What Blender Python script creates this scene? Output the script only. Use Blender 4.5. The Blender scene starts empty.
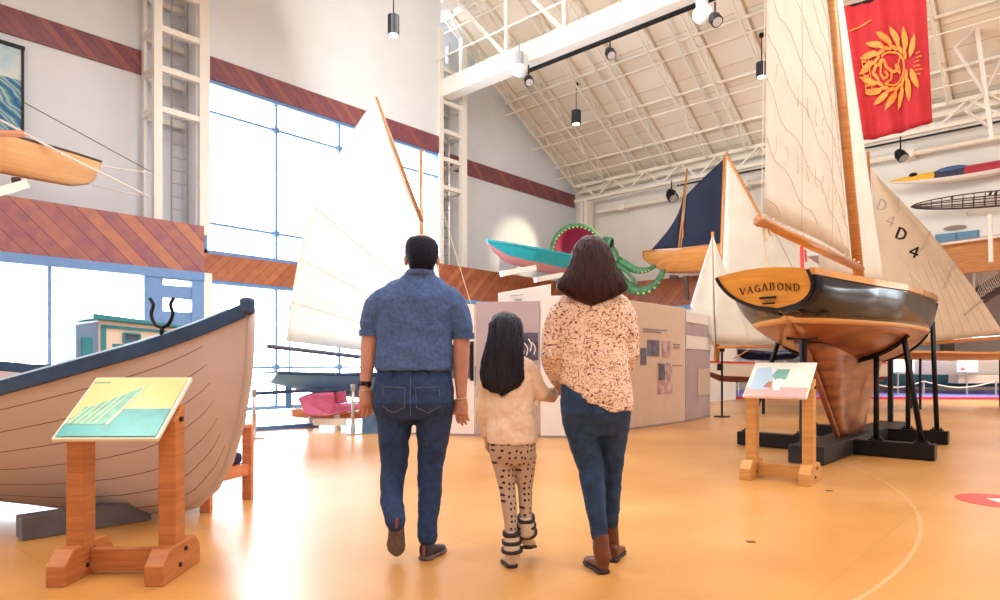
import bpy, math, random
from mathutils import Vector, Matrix, noise as mnoise
random.seed(7)
S = bpy.context.scene
COL = S.collection
V = Vector
PI = math.pi

# ------------------------------------------------------------ camera, light, exposure
F = 652.0; HZ = 365.0; EYE = 1.05
cd = bpy.data.cameras.new('camera'); cam = bpy.data.objects.new('camera', cd); COL.objects.link(cam)
cam.location = (0, 0, EYE); cam.rotation_euler = (PI/2, 0, -math.atan2(.742, .670))   # the hall is laid out square to the axes, the camera looks across it
cd.sensor_width = 36; cd.lens = 36*F/1000; cd.shift_y = .065; cd.clip_end = 400; cd.clip_start = .05
S.camera = cam
S.view_settings.view_transform = 'Standard'; S.view_settings.look = 'None'
S.view_settings.gamma = 1; S.view_settings.use_curve_mapping = False
S.view_settings.exposure = 0.0
S.cycles.max_bounces = 6; S.cycles.diffuse_bounces = 4; S.cycles.transparent_max_bounces = 12
S.cycles.sample_clamp_indirect = 6
wd = bpy.data.worlds.new('overcast_sky'); S.world = wd; wd.use_nodes = True
wb = wd.node_tree.nodes['Background']; wb.inputs[0].default_value = (.80, .91, 1, 1); wb.inputs[1].default_value = 11.5

CU, SU = .742, .670
def W(u, v, z=0): return V((u, v, z))                               # hall axes: u along the window wall, v towards it
def C(x, y, z=0): return V((x*SU + y*CU, -x*CU + y*SU, z))          # metres right of / ahead of the standpoint
CX, CY, CZ = C(1, 0), C(0, 1), V((0, 0, 1)); CR = -math.atan2(CU, SU)
YAW = 0
def area(name, u, v, z, su, sv, power, color=(1, .975, .955), aim=None):
    l = bpy.data.lights.new(name, 'AREA'); l.shape = 'RECTANGLE'; l.size = su; l.size_y = sv; l.energy = power; l.color = color
    o = bpy.data.objects.new(name, l); COL.objects.link(o); o.location = W(u, v, z); o.rotation_euler = (0, 0, YAW)
    if aim is not None:
        o.rotation_euler = (W(*aim) - W(u, v, z)).to_track_quat('-Z', 'Y').to_euler()
    return o
# daylight portals just inside the glazing (they only steer sampling of the sky)
def portal(u0, u1, v, z0, z1):
    l = bpy.data.lights.new('window_portal', 'AREA'); l.shape = 'RECTANGLE'; l.size = u1-u0; l.size_y = z1-z0; l.cycles.is_portal = True
    o = bpy.data.objects.new('window_portal', l); COL.objects.link(o); o.location = W((u0+u1)/2, v, (z0+z1)/2)
    o.rotation_euler = (-W(0, 1)).to_track_quat('-Z', 'Y').to_euler()
portal(5.75, 12.15, 13.35, 3.3, 6.8)
portal(5.75, 11.3, 13.35, .1, 2.75)
portal(-6, 5.3, 12.45, .1, 2.75)
# unseen area lights added under the roof to fill the hall
for (lu, lv) in ((-2, 6), (-2, -3), (4, 7), (4, -1), (4, -8), (9, 6), (9, -1), (9, -9)):
    area('hall_fill_light', lu, lv, 8.4, 3.2, 3.2, 270)
for lv in (10, 4, -2, -9):
    area('roof_fill_light', 7.6, lv, 7.6, 2.2, 2.2, 190, (1, .94, .85), aim=(15.5, lv, 10.2))  # added out of view to brighten the roof from below
for (lu, lv) in ((22.5, 1.5), (24, -6), (26, -12)):
    area('annex_fill_light', lu, lv, 3.9, 2.5, 2.5, 380)  # added lights without fixtures, to brighten the annex

# ------------------------------------------------------------ node material helpers
MATS = {}
def nmat(name, base, rough=.5, metal=0, var=0, scale=8, stretch=(1, 1, 1), bump=0, coat=0, spec=None, emit=None, double=None):
    """base colour with optional noise variation and bump"""
    if name in MATS: return MATS[name]
    m = bpy.data.materials.new(name); m.use_nodes = True; nt = m.node_tree; b = nt.nodes['Principled BSDF']
    b.inputs['Base Color'].default_value = (*base, 1); b.inputs['Roughness'].default_value = rough
    b.inputs['Metallic'].default_value = metal; b.inputs['Coat Weight'].default_value = coat
    if spec is not None: b.inputs['Specular IOR Level'].default_value = spec
    if emit: b.inputs['Emission Color'].default_value = (*emit[0], 1); b.inputs['Emission Strength'].default_value = emit[1]
    if var or bump:
        tc = nt.nodes.new('ShaderNodeTexCoord'); mp = nt.nodes.new('ShaderNodeMapping'); mp.inputs['Scale'].default_value = stretch
        nt.links.new(tc.outputs['Object'], mp.inputs[0])
        n = nt.nodes.new('ShaderNodeTexNoise'); n.inputs['Scale'].default_value = scale; n.inputs['Detail'].default_value = 5
        nt.links.new(mp.outputs[0], n.inputs[0])
        if var:
            r = nt.nodes.new('ShaderNodeValToRGB')
            c2 = double or tuple(min(1, c*(1+var)) for c in base); c1 = tuple(c*(1-var) for c in base)
            r.color_ramp.elements[0].position = .3; r.color_ramp.elements[1].position = .7
            r.color_ramp.elements[0].color = (*c1, 1); r.color_ramp.elements[1].color = (*c2, 1)
            nt.links.new(n.outputs['Fac'], r.inputs[0]); nt.links.new(r.outputs[0], b.inputs['Base Color'])
        if bump:
            bp = nt.nodes.new('ShaderNodeBump'); bp.inputs['Strength'].default_value = bump; bp.inputs['Distance'].default_value = .02
            nt.links.new(n.outputs['Fac'], bp.inputs['Height']); nt.links.new(bp.outputs[0], b.inputs['Normal'])
    MATS[name] = m; return m

class G:
    """tiny node graph writer"""
    def __init__(s, name, rough=.5):
        s.m = bpy.data.materials.new(name); s.m.use_nodes = True; s.t = s.m.node_tree; s.b = s.t.nodes['Principled BSDF']
        s.b.inputs['Roughness'].default_value = rough; MATS[name] = s.m
    def n(s, kind, **k):
        nd = s.t.nodes.new('ShaderNode'+kind)
        for a, v in k.items():
            if a.startswith('i_'): nd.inputs[int(a[2:])].default_value = v
            else: setattr(nd, a, v)
        return nd
    def l(s, a, b): s.t.links.new(a, b)
    def math(s, op, a, b=None, c=None):
        nd = s.n('Math', operation=op)
        for i, x in enumerate((a, b, c)):
            if x is None: continue
            if hasattr(x, 'is_linked'): s.l(x, nd.inputs[i])
            else: nd.inputs[i].default_value = x
        return nd.outputs[0]
    def ramp(s, fac, stops, interp='LINEAR'):
        r = s.n('ValToRGB'); r.color_ramp.interpolation = interp
        while len(r.color_ramp.elements) < len(stops): r.color_ramp.elements.new(.5)
        for e, (p, c) in zip(r.color_ramp.elements, stops): e.position = p; e.color = (*c, 1)
        s.l(fac, r.inputs[0]); return r.outputs[0]
    def mix(s, fac, a, b, mode='MIX'):
        nd = s.n('Mix', data_type='RGBA', blend_type=mode)
        for i, x in ((0, fac), (6, a), (7, b)):
            if hasattr(x, 'is_linked'): s.l(x, nd.inputs[i])
            elif isinstance(x, tuple): nd.inputs[i].default_value = (*x, 1)
            else: nd.inputs[i].default_value = x
        return nd.outputs[2]
    def col(s, c): s.l(c, s.b.inputs['Base Color']); return s

def diag_boards(name, sign, dark, mid, light, w=.14):
    """diagonal tongue-and-groove boards in the frame of the hall (u along the wall, z up)"""
    g = G(name, .42); geo = g.n('NewGeometry'); sp = g.n('SeparateXYZ'); g.l(geo.outputs['Position'], sp.inputs[0])
    x, y, z = sp.outputs
    # distance along whichever wall: u for the window wall, v for the far wall
    u, v = x, y
    t = g.math('ADD', g.math('ADD', u, g.math('MULTIPLY', v, -1.0)), g.math('MULTIPLY', z, sign))
    t = g.math('DIVIDE', t, w)
    idx = g.math('FLOOR', t); wn = g.n('TexWhiteNoise', noise_dimensions='1D'); g.l(idx, wn.inputs['W'])
    c = g.ramp(wn.outputs['Value'], ((0, dark), (.55, mid), (1, light)))
    fr = g.math('FRACT', t); edge = g.math('LESS_THAN', g.math('ABSOLUTE', g.math('SUBTRACT', fr, .5)), .47)
    nz = g.n('TexNoise'); nz.inputs['Scale'].default_value = 6; g.l(geo.outputs['Position'], nz.inputs[0])
    c = g.mix(.35, c, g.ramp(nz.outputs['Fac'], ((.3, dark), (.7, light))))
    c = g.mix(edge, tuple(k*.55 for k in dark), c)
    return g.col(c).m

def floor_mat():
    g = G('hall_floor_tiles', .3); geo = g.n('NewGeometry'); mp = g.n('Mapping'); mp.inputs['Rotation'].default_value = (0, 0, 0)
    g.l(geo.outputs['Position'], mp.inputs[0])
    n1 = g.n('TexNoise'); n1.inputs['Scale'].default_value = .55; n1.inputs['Detail'].default_value = 6; g.l(mp.outputs[0], n1.inputs[0])
    n2 = g.n('TexNoise'); n2.inputs['Scale'].default_value = 9; n2.inputs['Detail'].default_value = 6; g.l(mp.outputs[0], n2.inputs[0])
    c = g.ramp(n1.outputs['Fac'], ((.34, (.52, .225, .042)), (.52, (.63, .31, .078)), (.68, (.74, .43, .16))))
    c = g.mix(g.math('MULTIPLY', n2.outputs['Fac'], .5), c, (.52, .225, .06))
    sp = g.n('SeparateXYZ'); g.l(mp.outputs[0], sp.inputs[0])
    tx = g.math('FRACT', g.math('DIVIDE', sp.outputs[0], .92)); ty = g.math('FRACT', g.math('DIVIDE', sp.outputs[1], .92))
    ed = g.math('MAXIMUM', g.math('LESS_THAN', tx, .012), g.math('LESS_THAN', ty, .012))
    ci = g.n('CombineXYZ'); g.l(g.math('FLOOR', g.math('DIVIDE', sp.outputs[0], .92)), ci.inputs[0]); g.l(g.math('FLOOR', g.math('DIVIDE', sp.outputs[1], .92)), ci.inputs[1])
    wn = g.n('TexWhiteNoise', noise_dimensions='2D'); g.l(ci.outputs[0], wn.inputs['Vector'])
    c = g.mix(g.math('MULTIPLY', wn.outputs['Value'], .22), c, (.78, .46, .21))
    c = g.mix(g.math('MULTIPLY', ed, .3), c, (.42, .21, .06))
    # pale worn arc of an old marking line
    sp2 = g.n('SeparateXYZ'); g.l(geo.outputs['Position'], sp2.inputs[0])
    ac = C(-2.4, 7.5); dx = g.math('SUBTRACT', sp2.outputs[0], ac.x); dy = g.math('SUBTRACT', sp2.outputs[1], ac.y)
    rr = g.math('SQRT', g.math('ADD', g.math('MULTIPLY', dx, dx), g.math('MULTIPLY', dy, dy)))
    arc = g.math('LESS_THAN', g.math('ABSOLUTE', g.math('SUBTRACT', rr, 6.08)), .012)
    c = g.mix(g.math('MULTIPLY', arc, .22), c, (.9, .72, .5))
    g.col(c)
    g.b.inputs['Roughness'].default_value = .30
    g.b.inputs['Specular IOR Level'].default_value = .95
    return g.m

def roof_mat():
    g = G('roof_deck_panels', .75); geo = g.n('NewGeometry'); mp = g.n('Mapping'); mp.inputs['Rotation'].default_value = (0, 0, 0)
    g.l(geo.outputs['Position'], mp.inputs[0]); sp = g.n('SeparateXYZ'); g.l(mp.outputs[0], sp.inputs[0])
    a = g.math('DIVIDE', sp.outputs[0], .6); b = g.math('DIVIDE', sp.outputs[1], 1.22)
    ci = g.n('CombineXYZ'); g.l(g.math('FLOOR', a), ci.inputs[0]); g.l(g.math('FLOOR', b), ci.inputs[1])
    wn = g.n('TexWhiteNoise', noise_dimensions='2D'); g.l(ci.outputs[0], wn.inputs['Vector'])
    c = g.ramp(wn.outputs['Value'], ((0, (.80, .72, .60)), (.6, (.84, .77, .67)), (1, (.88, .82, .73))))
    ed = g.math('MAXIMUM', g.math('LESS_THAN', g.math('FRACT', a), .04), g.math('LESS_THAN', g.math('FRACT', b), .02))
    c = g.mix(g.math('MULTIPLY', ed, .5), c, (.45, .33, .22))
    return g.col(c).m

def sail_mat(name, base, trans=.45, var=.05, seams=None):
    """cloth that lets light through"""
    g = G(name, .8); t = g.t; tr = g.n('BsdfTranslucent'); mx = g.n('MixShader'); mx.inputs[0].default_value = trans
    out = t.nodes['Material Output']
    tc = g.n('TexCoord'); n = g.n('TexNoise'); n.inputs['Scale'].default_value = 3; n.inputs['Detail'].default_value = 4; g.l(tc.outputs['Object'], n.inputs[0])
    c = g.ramp(n.outputs['Fac'], ((.3, tuple(k*(1-var) for k in base)), (.7, tuple(min(1, k*(1+var)) for k in base))))
    g.l(c, g.b.inputs['Base Color']); g.l(c, tr.inputs[0])
    bp = g.n('Bump'); bp.inputs['Strength'].default_value = .4; bp.inputs['Distance'].default_value = .03
    g.l(n.outputs['Fac'], bp.inputs['Height']); g.l(bp.outputs[0], g.b.inputs['Normal'])
    g.l(g.b.outputs[0], mx.inputs[1]); g.l(tr.outputs[0], mx.inputs[2]); g.l(mx.outputs[0], out.inputs[0])
    return g.m

def glass_mat():
    g = G('window_glass', .02); t = g.t; tr = g.n('BsdfTransparent'); tr.inputs[0].default_value = (.97, .99, 1, 1)
    gl = g.n('BsdfGlossy'); gl.inputs['Roughness'].default_value = .03; mx = g.n('MixShader'); mx.inputs[0].default_value = .06
    g.l(tr.outputs[0], mx.inputs[1]); g.l(gl.outputs[0], mx.inputs[2]); g.l(mx.outputs[0], t.nodes['Material Output'].inputs[0])
    return g.m

def wood(name, a, b, rough=.4, scale=3, stretch=(1, 1, 12), coat=0):
    g = G(name, rough); tc = g.n('TexCoord'); mp = g.n('Mapping'); mp.inputs['Scale'].default_value = stretch; g.l(tc.outputs['Object'], mp.inputs[0])
    n = g.n('TexNoise'); n.inputs['Scale'].default_value = scale; n.inputs['Detail'].default_value = 6; n.inputs['Distortion'].default_value = .6; g.l(mp.outputs[0], n.inputs[0])
    g.col(g.ramp(n.outputs['Fac'], ((.28, a), (.72, b)))); g.b.inputs['Coat Weight'].default_value = coat; g.b.inputs['Coat Roughness'].default_value = .08
    return g.m

M_floor = floor_mat(); M_roof = roof_mat(); M_glass = glass_mat()
M_wall = nmat('cream_plaster', (.80, .78, .74), .9, var=.03, scale=2)
M_white = nmat('white_steel_paint', (.80, .79, .76), .45, var=.02)
M_cream = nmat('cream_steel_paint', (.86, .80, .70), .5, var=.03)
M_band = diag_boards('maroon_diagonal_boards', 1.0, (.15, .045, .085), (.21, .062, .09), (.33, .11, .08), .2)
M_bandR = diag_boards('maroon_diagonal_boards_flipped', -1.0, (.26, .07, .035), (.36, .11, .045), (.48, .17, .06), .22)
M_bay = diag_boards('flare_tinted_cedar_boards', 1.0, (.24, .085, .12), (.32, .115, .115), (.50, .20, .09), .30)  # bluish window flare is put into the board tones as mauve
M_frame = nmat('flare_blue_window_frame', (.14, .27, .55), .4, var=.05)  # dark frames, with the blue window flare put into their colour
M_black = nmat('black_paint', (.006, .006, .008), .4, spec=.25)
M_pine = wood('shaded_orange_pine', (.38, .115, .035), (.58, .22, .07), .45)  # darkened pine: the left lectern's shade is put into the colour
M_pineY = wood('golden_pine', (.50, .22, .055), (.66, .34, .10), .45)
M_chrome = nmat('brushed_metal', (.55, .55, .56), .3, metal=.9)
M_rope = nmat('pale_rope', (.75, .66, .52), .9)

# ------------------------------------------------------------ mesh builder
class MB:
    def __init__(s): s.v = []; s.f = []; s.mi = []; s.cur = 0
    def add(s, vs, fs, mi=None):
        o = len(s.v); s.v += [V(p) for p in vs]
        for f in fs: s.f.append(tuple(i+o for i in f)); s.mi.append(s.cur if mi is None else mi)
        return s
    def box(s, c, d, ax=None, mi=None):
        c = V(c); X, Y, Z = ax or (V((1, 0, 0)), V((0, 1, 0)), V((0, 0, 1)))
        vs = [c + X*(i*d[0]/2) + Y*(j*d[1]/2) + Z*(k*d[2]/2) for k in (-1, 1) for j in (-1, 1) for i in (-1, 1)]
        return s.add(vs, [(0, 2, 3, 1), (4, 5, 7, 6), (0, 1, 5, 4), (2, 6, 7, 3), (0, 4, 6, 2), (1, 3, 7, 5)], mi)
    def ubox(s, u0, u1, v0, v1, z0, z1, mi=None):
        return s.box(W((u0+u1)/2, (v0+v1)/2, (z0+z1)/2), (u1-u0, v1-v0, z1-z0), (W(1, 0), W(0, 1), V((0, 0, 1))), mi)
    def beam(s, a, b, w, h=None, up=(0, 0, 1), mi=None):
        a = V(a); b = V(b); h = h or w; Y = (b-a); L = Y.length
        if L < 1e-6: return s
        Y.normalize(); u = V(up)
        if abs(Y.dot(u)) > .98: u = V((1, 0, 0))
        X = Y.cross(u).normalized(); Z = X.cross(Y)
        return s.box((a+b)/2, (w, L, h), (X, Y, Z), mi)
    def loft(s, rings, cap=True, closed=True, mi=None):
        n = len(rings[0]); vs = [p for r in rings for p in r]; fs = []
        m = n if closed else n-1
        for i in range(len(rings)-1):
            for j in range(m):
                k = (j+1) % n; fs.append((i*n+j, i*n+k, (i+1)*n+k, (i+1)*n+j))
        if cap and closed: fs.append(tuple(range(n-1, -1, -1))); fs.append(tuple((len(rings)-1)*n+j for j in range(n)))
        return s.add(vs, fs, mi)
    def tube(s, pts, r, n=8, mi=None, flat=1, side=None, cap=True):
        """tube through pts; r = number or list; flat = ratio of the second radius; side = fixed first axis"""
        pts = [V(p) for p in pts]; R = r if isinstance(r, (list, tuple)) else [r]*len(pts); rings = []; X = None
        for i, p in enumerate(pts):
            T = (pts[min(i+1, len(pts)-1)] - pts[max(i-1, 0)]).normalized()
            if side is not None: X = V(side); X = (X - T*X.dot(T)).normalized()
            elif X is None:
                X = T.orthogonal().normalized()
            else: X = (X - T*X.dot(T)).normalized()
            Y = T.cross(X); a = R[i]; ra, rb = a if isinstance(a, (tuple, list)) else (a, a*flat)
            rings.append([p + X*(ra*math.cos(2*PI*k/n)) + Y*(rb*math.sin(2*PI*k/n)) for k in range(n)])
        return s.loft(rings, cap, True, mi)
    def rings(s, rs, n=24, e=2.0, mi=None):
        """rs: (x, y, z, rx, ry) horizontal superellipse rings"""
        out = []
        for (x, y, z, rx, ry) in rs:
            ring = []
            for k in range(n):
                a = 2*PI*k/n; c, d = math.cos(a), math.sin(a)
                ring.append(V((x + rx*math.copysign(abs(c)**(2/e), c), y + ry*math.copysign(abs(d)**(2/e), d), z)))
            out.append(ring)
        return s.loft(out, True, True, mi)
    def ball(s, c, r, n=12, m=8, mi=None):
        c = V(c); r = r if isinstance(r, (tuple, list)) else (r, r, r); rings = []
        for i in range(1, m):
            t = PI*i/m; rings.append([c + V((r[0]*math.sin(t)*math.cos(2*PI*k/n), r[1]*math.sin(t)*math.sin(2*PI*k/n), -r[2]*math.cos(t))) for k in range(n)])
        return s.loft(rings, True, True, mi)
    def prism(s, poly, vec, mi=None):
        n = len(poly); vec = V(vec); vs = [V(p) for p in poly] + [V(p)+vec for p in poly]
        return s.add(vs, [tuple(range(n-1, -1, -1)), tuple(range(n, 2*n))] + [(i, (i+1) % n, n+(i+1) % n, n+i) for i in range(n)], mi)
    def grid(s, fn, nu, nv, mi=None):
        vs = [fn(i/nu, j/nv) for i in range(nu+1) for j in range(nv+1)]
        fs = [(i*(nv+1)+j, (i+1)*(nv+1)+j, (i+1)*(nv+1)+j+1, i*(nv+1)+j+1) for i in range(nu) for j in range(nv)]
        return s.add(vs, fs, mi)
    def build(s, name, mats, parent=None, smooth=False, bevel=0, remesh=0, solid=0, disp=None, sm=0):
        me = bpy.data.meshes.new(name)
        inv = parent.matrix_basis.inverted() if parent is not None and parent.get('_root') else None
        if parent is not None and inv is None and parent.parent is not None: inv = parent.parent.matrix_basis.inverted()
        vs = [inv @ p for p in s.v] if inv is not None else s.v
        me.from_pydata([tuple(p) for p in vs], [], s.f)
        mats = mats if isinstance(mats, (list, tuple)) else [mats]
        for m in mats: me.materials.append(m)
        me.polygons.foreach_set('material_index', [min(i, len(mats)-1) for i in s.mi])
        if smooth: me.polygons.foreach_set('use_smooth', [True]*len(me.polygons))
        me.update()
        import bmesh
        bm = bmesh.new(); bm.from_mesh(me); bmesh.ops.recalc_face_normals(bm, faces=bm.faces); bm.to_mesh(me); bm.free()
        o = bpy.data.objects.new(name, me); COL.objects.link(o)
        if parent is not None: o.parent = parent
        if remesh:
            r = o.modifiers.new('remesh', 'REMESH'); r.mode = 'VOXEL'; r.voxel_size = remesh; r.use_smooth_shade = True
            q = o.modifiers.new('smooth', 'SMOOTH'); q.iterations = sm or 6; q.factor = .5
        if solid:
            q = o.modifiers.new('thick', 'SOLIDIFY'); q.thickness = solid; q.offset = 0
        if disp:
            tx = bpy.data.textures.new(name+'_folds', 'CLOUDS'); tx.noise_scale = disp[0]
            q = o.modifiers.new('folds', 'DISPLACE'); q.texture = tx; q.strength = disp[1]; q.mid_level = .5; q.texture_coords = 'LOCAL'
        if bevel:
            q = o.modifiers.new('bevel', 'BEVEL'); q.width = bevel; q.segments = 2; q.limit_method = 'ANGLE'; q.angle_limit = .6
        return o

def thing(name, label, cat, loc=(0, 0, 0), rz=0, group=None):
    o = bpy.data.objects.new(name, None); COL.objects.link(o); o.location = loc; o.rotation_euler = (0, 0, rz); o['_root'] = 1
    o.matrix_basis = Matrix.Translation(V(loc)) @ Matrix.Rotation(rz, 4, 'Z')
    o.empty_display_size = .2
    return tag(o, label, cat, group)
def tag(o, label, cat, group=None):
    o['label'] = label; o['category'] = cat
    if group: o['group'] = group
    return o
def struct(o): o['kind'] = 'structure'; return o
def P(px, py, d): return C((px-500)/F*d, d, EYE-(py-HZ)/F*d)
def lerp(tab, x):
    if x <= tab[0][0]: return tab[0][1]
    for (a, b), (c, d) in zip(tab, tab[1:]):
        if x <= c: return b + (d-b)*(x-a)/(c-a) if c > a else d
    return tab[-1][1]
def bez(pts, n=24):
    """smooth Catmull-Rom path through pts"""
    pts = [V(p) for p in pts]; out = []
    for i in range(len(pts)-1):
        p0, p1, p2, p3 = pts[max(i-1, 0)], pts[i], pts[i+1], pts[min(i+2, len(pts)-1)]
        m = max(2, n//(len(pts)-1))
        for k in range(m):
            t = k/m; out.append(.5*((2*p1)+(p2-p0)*t+(2*p0-5*p1+4*p2-p3)*t*t+(3*p1-p0-3*p2+p3)*t**3))
    out.append(pts[-1]); return out

# ------------------------------------------------------------ the hall
U0, UB, V0, VW, VB = 19.6, 17.9, 13.95, 13.2, 12.3      # far wall, far bay, upper wall, window wall, low bays
def roofz(u): return 7.42 + .55*(U0-u) if u > 7 else 7.42 + .55*(U0-7) - .55*(7-u)
m = MB(); m.ubox(-9, 34, -16, VW+.1, -.2, 0); struct(m.build('floor', M_floor))
m = MB()
for (a, b) in ((-9, 7), (7, U0+.3)):
    m.prism([W(a, -16, roofz(a)), W(b, -16, roofz(b)), W(b, V0+.3, roofz(b)), W(a, V0+.3, roofz(a))], (0, 0, .2))
struct(m.build('ceiling', M_roof))
def gable(m, u0, u1, v, th, z0):
    us = [u0] + ([7] if u0 < 7 < u1 else []) + [u1]
    m.prism([W(u0, v, z0), W(u1, v, z0)] + [W(u, v, roofz(u)) for u in reversed(us)], W(0, th))
# upper window wall, set back left of the first tower and right of the second
m = MB(); gable(m, -9, 5.75, V0, .25, 2.9); gable(m, 12.15, U0+.2, V0, .25, 2.9)
gable(m, 5.7, 12.2, VW, .2, 7.28)
m.ubox(5.6, 5.8, VW+.05, V0+.2, 2.9, 12); m.ubox(12.1, 12.3, VW+.05, V0+.2, 2.9, 10)
struct(m.build('wall_left', nmat('cool_white_plaster', (.70, .76, .84), .9, var=.02, scale=2)))
m = MB(); m.prism([W(-9, -16, 0), W(-9, V0, 0), W(-9, V0, roofz(-9)), W(-9, -16, roofz(-9))], W(-.2, 0)); struct(m.build('wall_back', M_wall))
m = MB(); gable(m, -9, 34, -16, -.2, 0); struct(m.build('wall_right', M_wall))
# far wall: above the balcony edge, and full height behind the far bay
m = MB(); m.ubox(U0, U0+.25, -16, V0+.2, 4.3, 7.5); m.ubox(U0, U0+.25, 8.6, V0+.2, 0, 4.3)
struct(m.build('wall_far', M_wall))
m = MB(); m.ubox(U0-.1, U0+.5, -16, 8.0, 4.12, 4.3); struct(m.build('trim_1', M_white))
m = MB(); m.ubox(U0+.3, 34, -16, V0, 4.31, 4.45); struct(m.build('ceiling_annex', M_wall))
m = MB(); m.ubox(33.8, 34, -16, V0, 0, 4.3); struct(m.build('wall_annex', nmat('grey_plaster', (.55, .50, .45), .9)))
m = MB(); m.ubox(U0+.25, 33.8, 10.3, 10.5, 0, 4.3); struct(m.build('wall_annex_side', M_wall))
# low bays projecting under the upper walls: solid band and ledge
m = MB(); m.ubox(-9, 5.35, VB, V0, 2.78, 3.65); struct(m.build('trim_2', M_bay))
m = MB(); m.ubox(11.3, UB, VB, V0, 2.78, 3.65); m.ubox(UB, U0, 8.0, V0, 2.78, 3.65); struct(m.build('trim_3', M_bandR))
m = MB(); m.ubox(5.35, 11.3, VW-.03, VW+.05, 2.78, 3.3); struct(m.build('trim_4', M_bandR))
# the maroon band that runs round the hall
m = MB(); m.ubox(-9, 4.86, V0-.04, V0+.02, 6.8, 7.27); struct(m.build('trim_5', M_band))
m = MB(); m.ubox(5.7, 12.2, VW-.04, VW+.05, 6.84, 7.29); struct(m.build('trim_6', M_band))
m = MB(); m.ubox(13.0, U0-.12, V0-.04, V0+.02, 6.78, 7.25); struct(m.build('trim_7', M_band))
# lower walls of the far and right-hand bay
m = MB(); m.ubox(11.3, UB, VB, VB+.2, 0, 2.78); m.ubox(UB-.2, UB, 8.0, VB+.1, 0, 2.78); m.ubox(UB, U0, 8.0, 8.2, 0, 2.78); struct(m.build('wall_bay', M_wall))
m = MB(); m.ubox(-9, -6, VB, VB+.2, 0, 2.78); m.ubox(5.35, 5.5, VB, VW, 0, 2.78); m.ubox(11.15, 11.3, VB, VW, 0, 2.78); struct(m.build('wall_bay_side', M_wall))
m = MB(); m.ubox(11.3, UB-.1, VB-.05, VB, 2.68, 2.79); m.ubox(UB-.25, UB-.2, 8.0, VB, 2.68, 2.79); struct(m.build('trim_8', M_frame))

def window(name, u0, u1, v, z0, z1, mull, rails, fw=.08, extra=()):
    o = bpy.data.objects.new(name, None); COL.objects.link(o); o['kind'] = 'structure'; o['_root'] = 1; o.location = W(u0, v, z0); o.matrix_basis = Matrix.Translation(W(u0, v, z0))
    m = MB()
    m.ubox(u0, u0+fw, v, v+.14, z0, z1); m.ubox(u1-fw, u1, v, v+.14, z0, z1); m.ubox(u0, u1, v, v+.14, z1-fw, z1); m.ubox(u0, u1, v, v+.14, z0, z0+fw)
    for q in mull: m.ubox(q-.025, q+.025, v+.02, v+.12, z0, z1)
    for q in rails: m.ubox(u0, u1, v+.03, v+.1, q-.025, q+.025)
    for q in mull:
        for r in rails: m.ubox(q-.06, q+.06, v, v+.12, r-.06, r+.06)
    for e in extra: m.ubox(*e)
    m.build('window_frame', M_frame, o)
    g = MB(); g.ubox(u0+.02, u1-.02, v+.06, v+.068, z0+.02, z1-.02); g.build('window_pane', M_glass, o)
    return o
window('window_1', 5.73, 12.17, VW, 3.3, 6.84, (7.33, 8.95, 10.55), (3.93, 6.2))
window('window_2', 5.5, 11.15, VW, .08, 2.78, (7.33, 8.95, 10.55), (1.0,))
window('window_3', -6, 4.43, VB, .08, 2.78, (-3.6, -1.2, .9, 2.91), (), .12, ((-6, 5.35, VB-.02, VB+.1, 2.62, 2.78),))
# glazed door with side panel at the right end of the left bay
do = bpy.data.objects.new('door_1', None); COL.objects.link(do); do['kind'] = 'structure'; do['_root'] = 1; do.matrix_basis = Matrix.Translation(W(4.43, VB, 0))
m = MB()
for (a, b) in ((4.43, 4.62), (5.13, 5.35)): m.ubox(a, b, VB, VB+.14, 0, 2.7)
for (a, b) in ((2.6, 2.7), (2.26, 2.49), (1.78, 2.02), (.0, .5)): m.ubox(4.6, 5.15, VB+.02, VB+.1, a, b)
m.build('door_frame', M_frame, do)
m = MB(); m.ubox(4.6, 5.15, VB+.05, VB+.06, .1, 2.7); m.build('door_pane', M_glass, do)
m = MB(); m.tube([W(4.55, VB-.05, .85), W(4.55, VB-.05, 1.25)], .015); m.build('door_handle', M_chrome, do)

# ladder-like white steel towers against the wall
def tower(u0, u1, v0, v1, z0, z1, label, step=.77, off=0, m_=M_white):
    t = thing('steel_column', label, 'column', W(u0, v0, z0))
    for (u, v) in ((u0, v0), (u1, v0), (u0, v1), (u1, v1)):
        p = MB(); r = .075 if (u, v) == (u0, v0) else (.10 if (u, v) == (u1, v0) else .03)
        p.ubox(u-r, u+r, v-.065, v+.065, z0, z1); p.build('post', m_, t)
    for z in (5.95, 6.73, 7.5, 8.3, 9.2):
        if z > z1-.1: continue
        p = MB()
        p.ubox(u0, u1, v0-.05, v0+.05, z-.055, z+.055); p.ubox(u0, u1, v1-.05, v1+.05, z-.055, z+.055)
        p.ubox(u0-.05, u0+.05, v0, v1, z-.055, z+.055); p.ubox(u1-.05, u1+.05, v0, v1, z-.055, z+.055)
        p.build('rung', m_, t)
    p = MB()
    for k in range(int((z1-z0)/.26)): p.tube([W(u0+.42, v0+.4, z0+k*.26), W(u0+.72, v0+.4, z0+k*.26)], .012, 5)
    for q in (.42, .72): p.tube([W(u0+q, v0+.4, z0), W(u0+q, v0+.4, z1)], .018, 5)
    p.build('inner_ladder', M_chrome, t)
    return t
tower(4.85, 5.73, VW, V0-.1, 3.65, 9.6, 'white steel lattice column left of the tall window', .77, .05)
tower(12.17, 13.05, VW, V0-.1, 3.65, 10.3, 'white steel lattice column right of the tall window', 1.15, .35)
tower(18.98, 19.18, 13.05, 13.25, 3.65, 6.78, 'white steel column in the far corner behind the green sea creature', 1.2, .3, M_cream)

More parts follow.
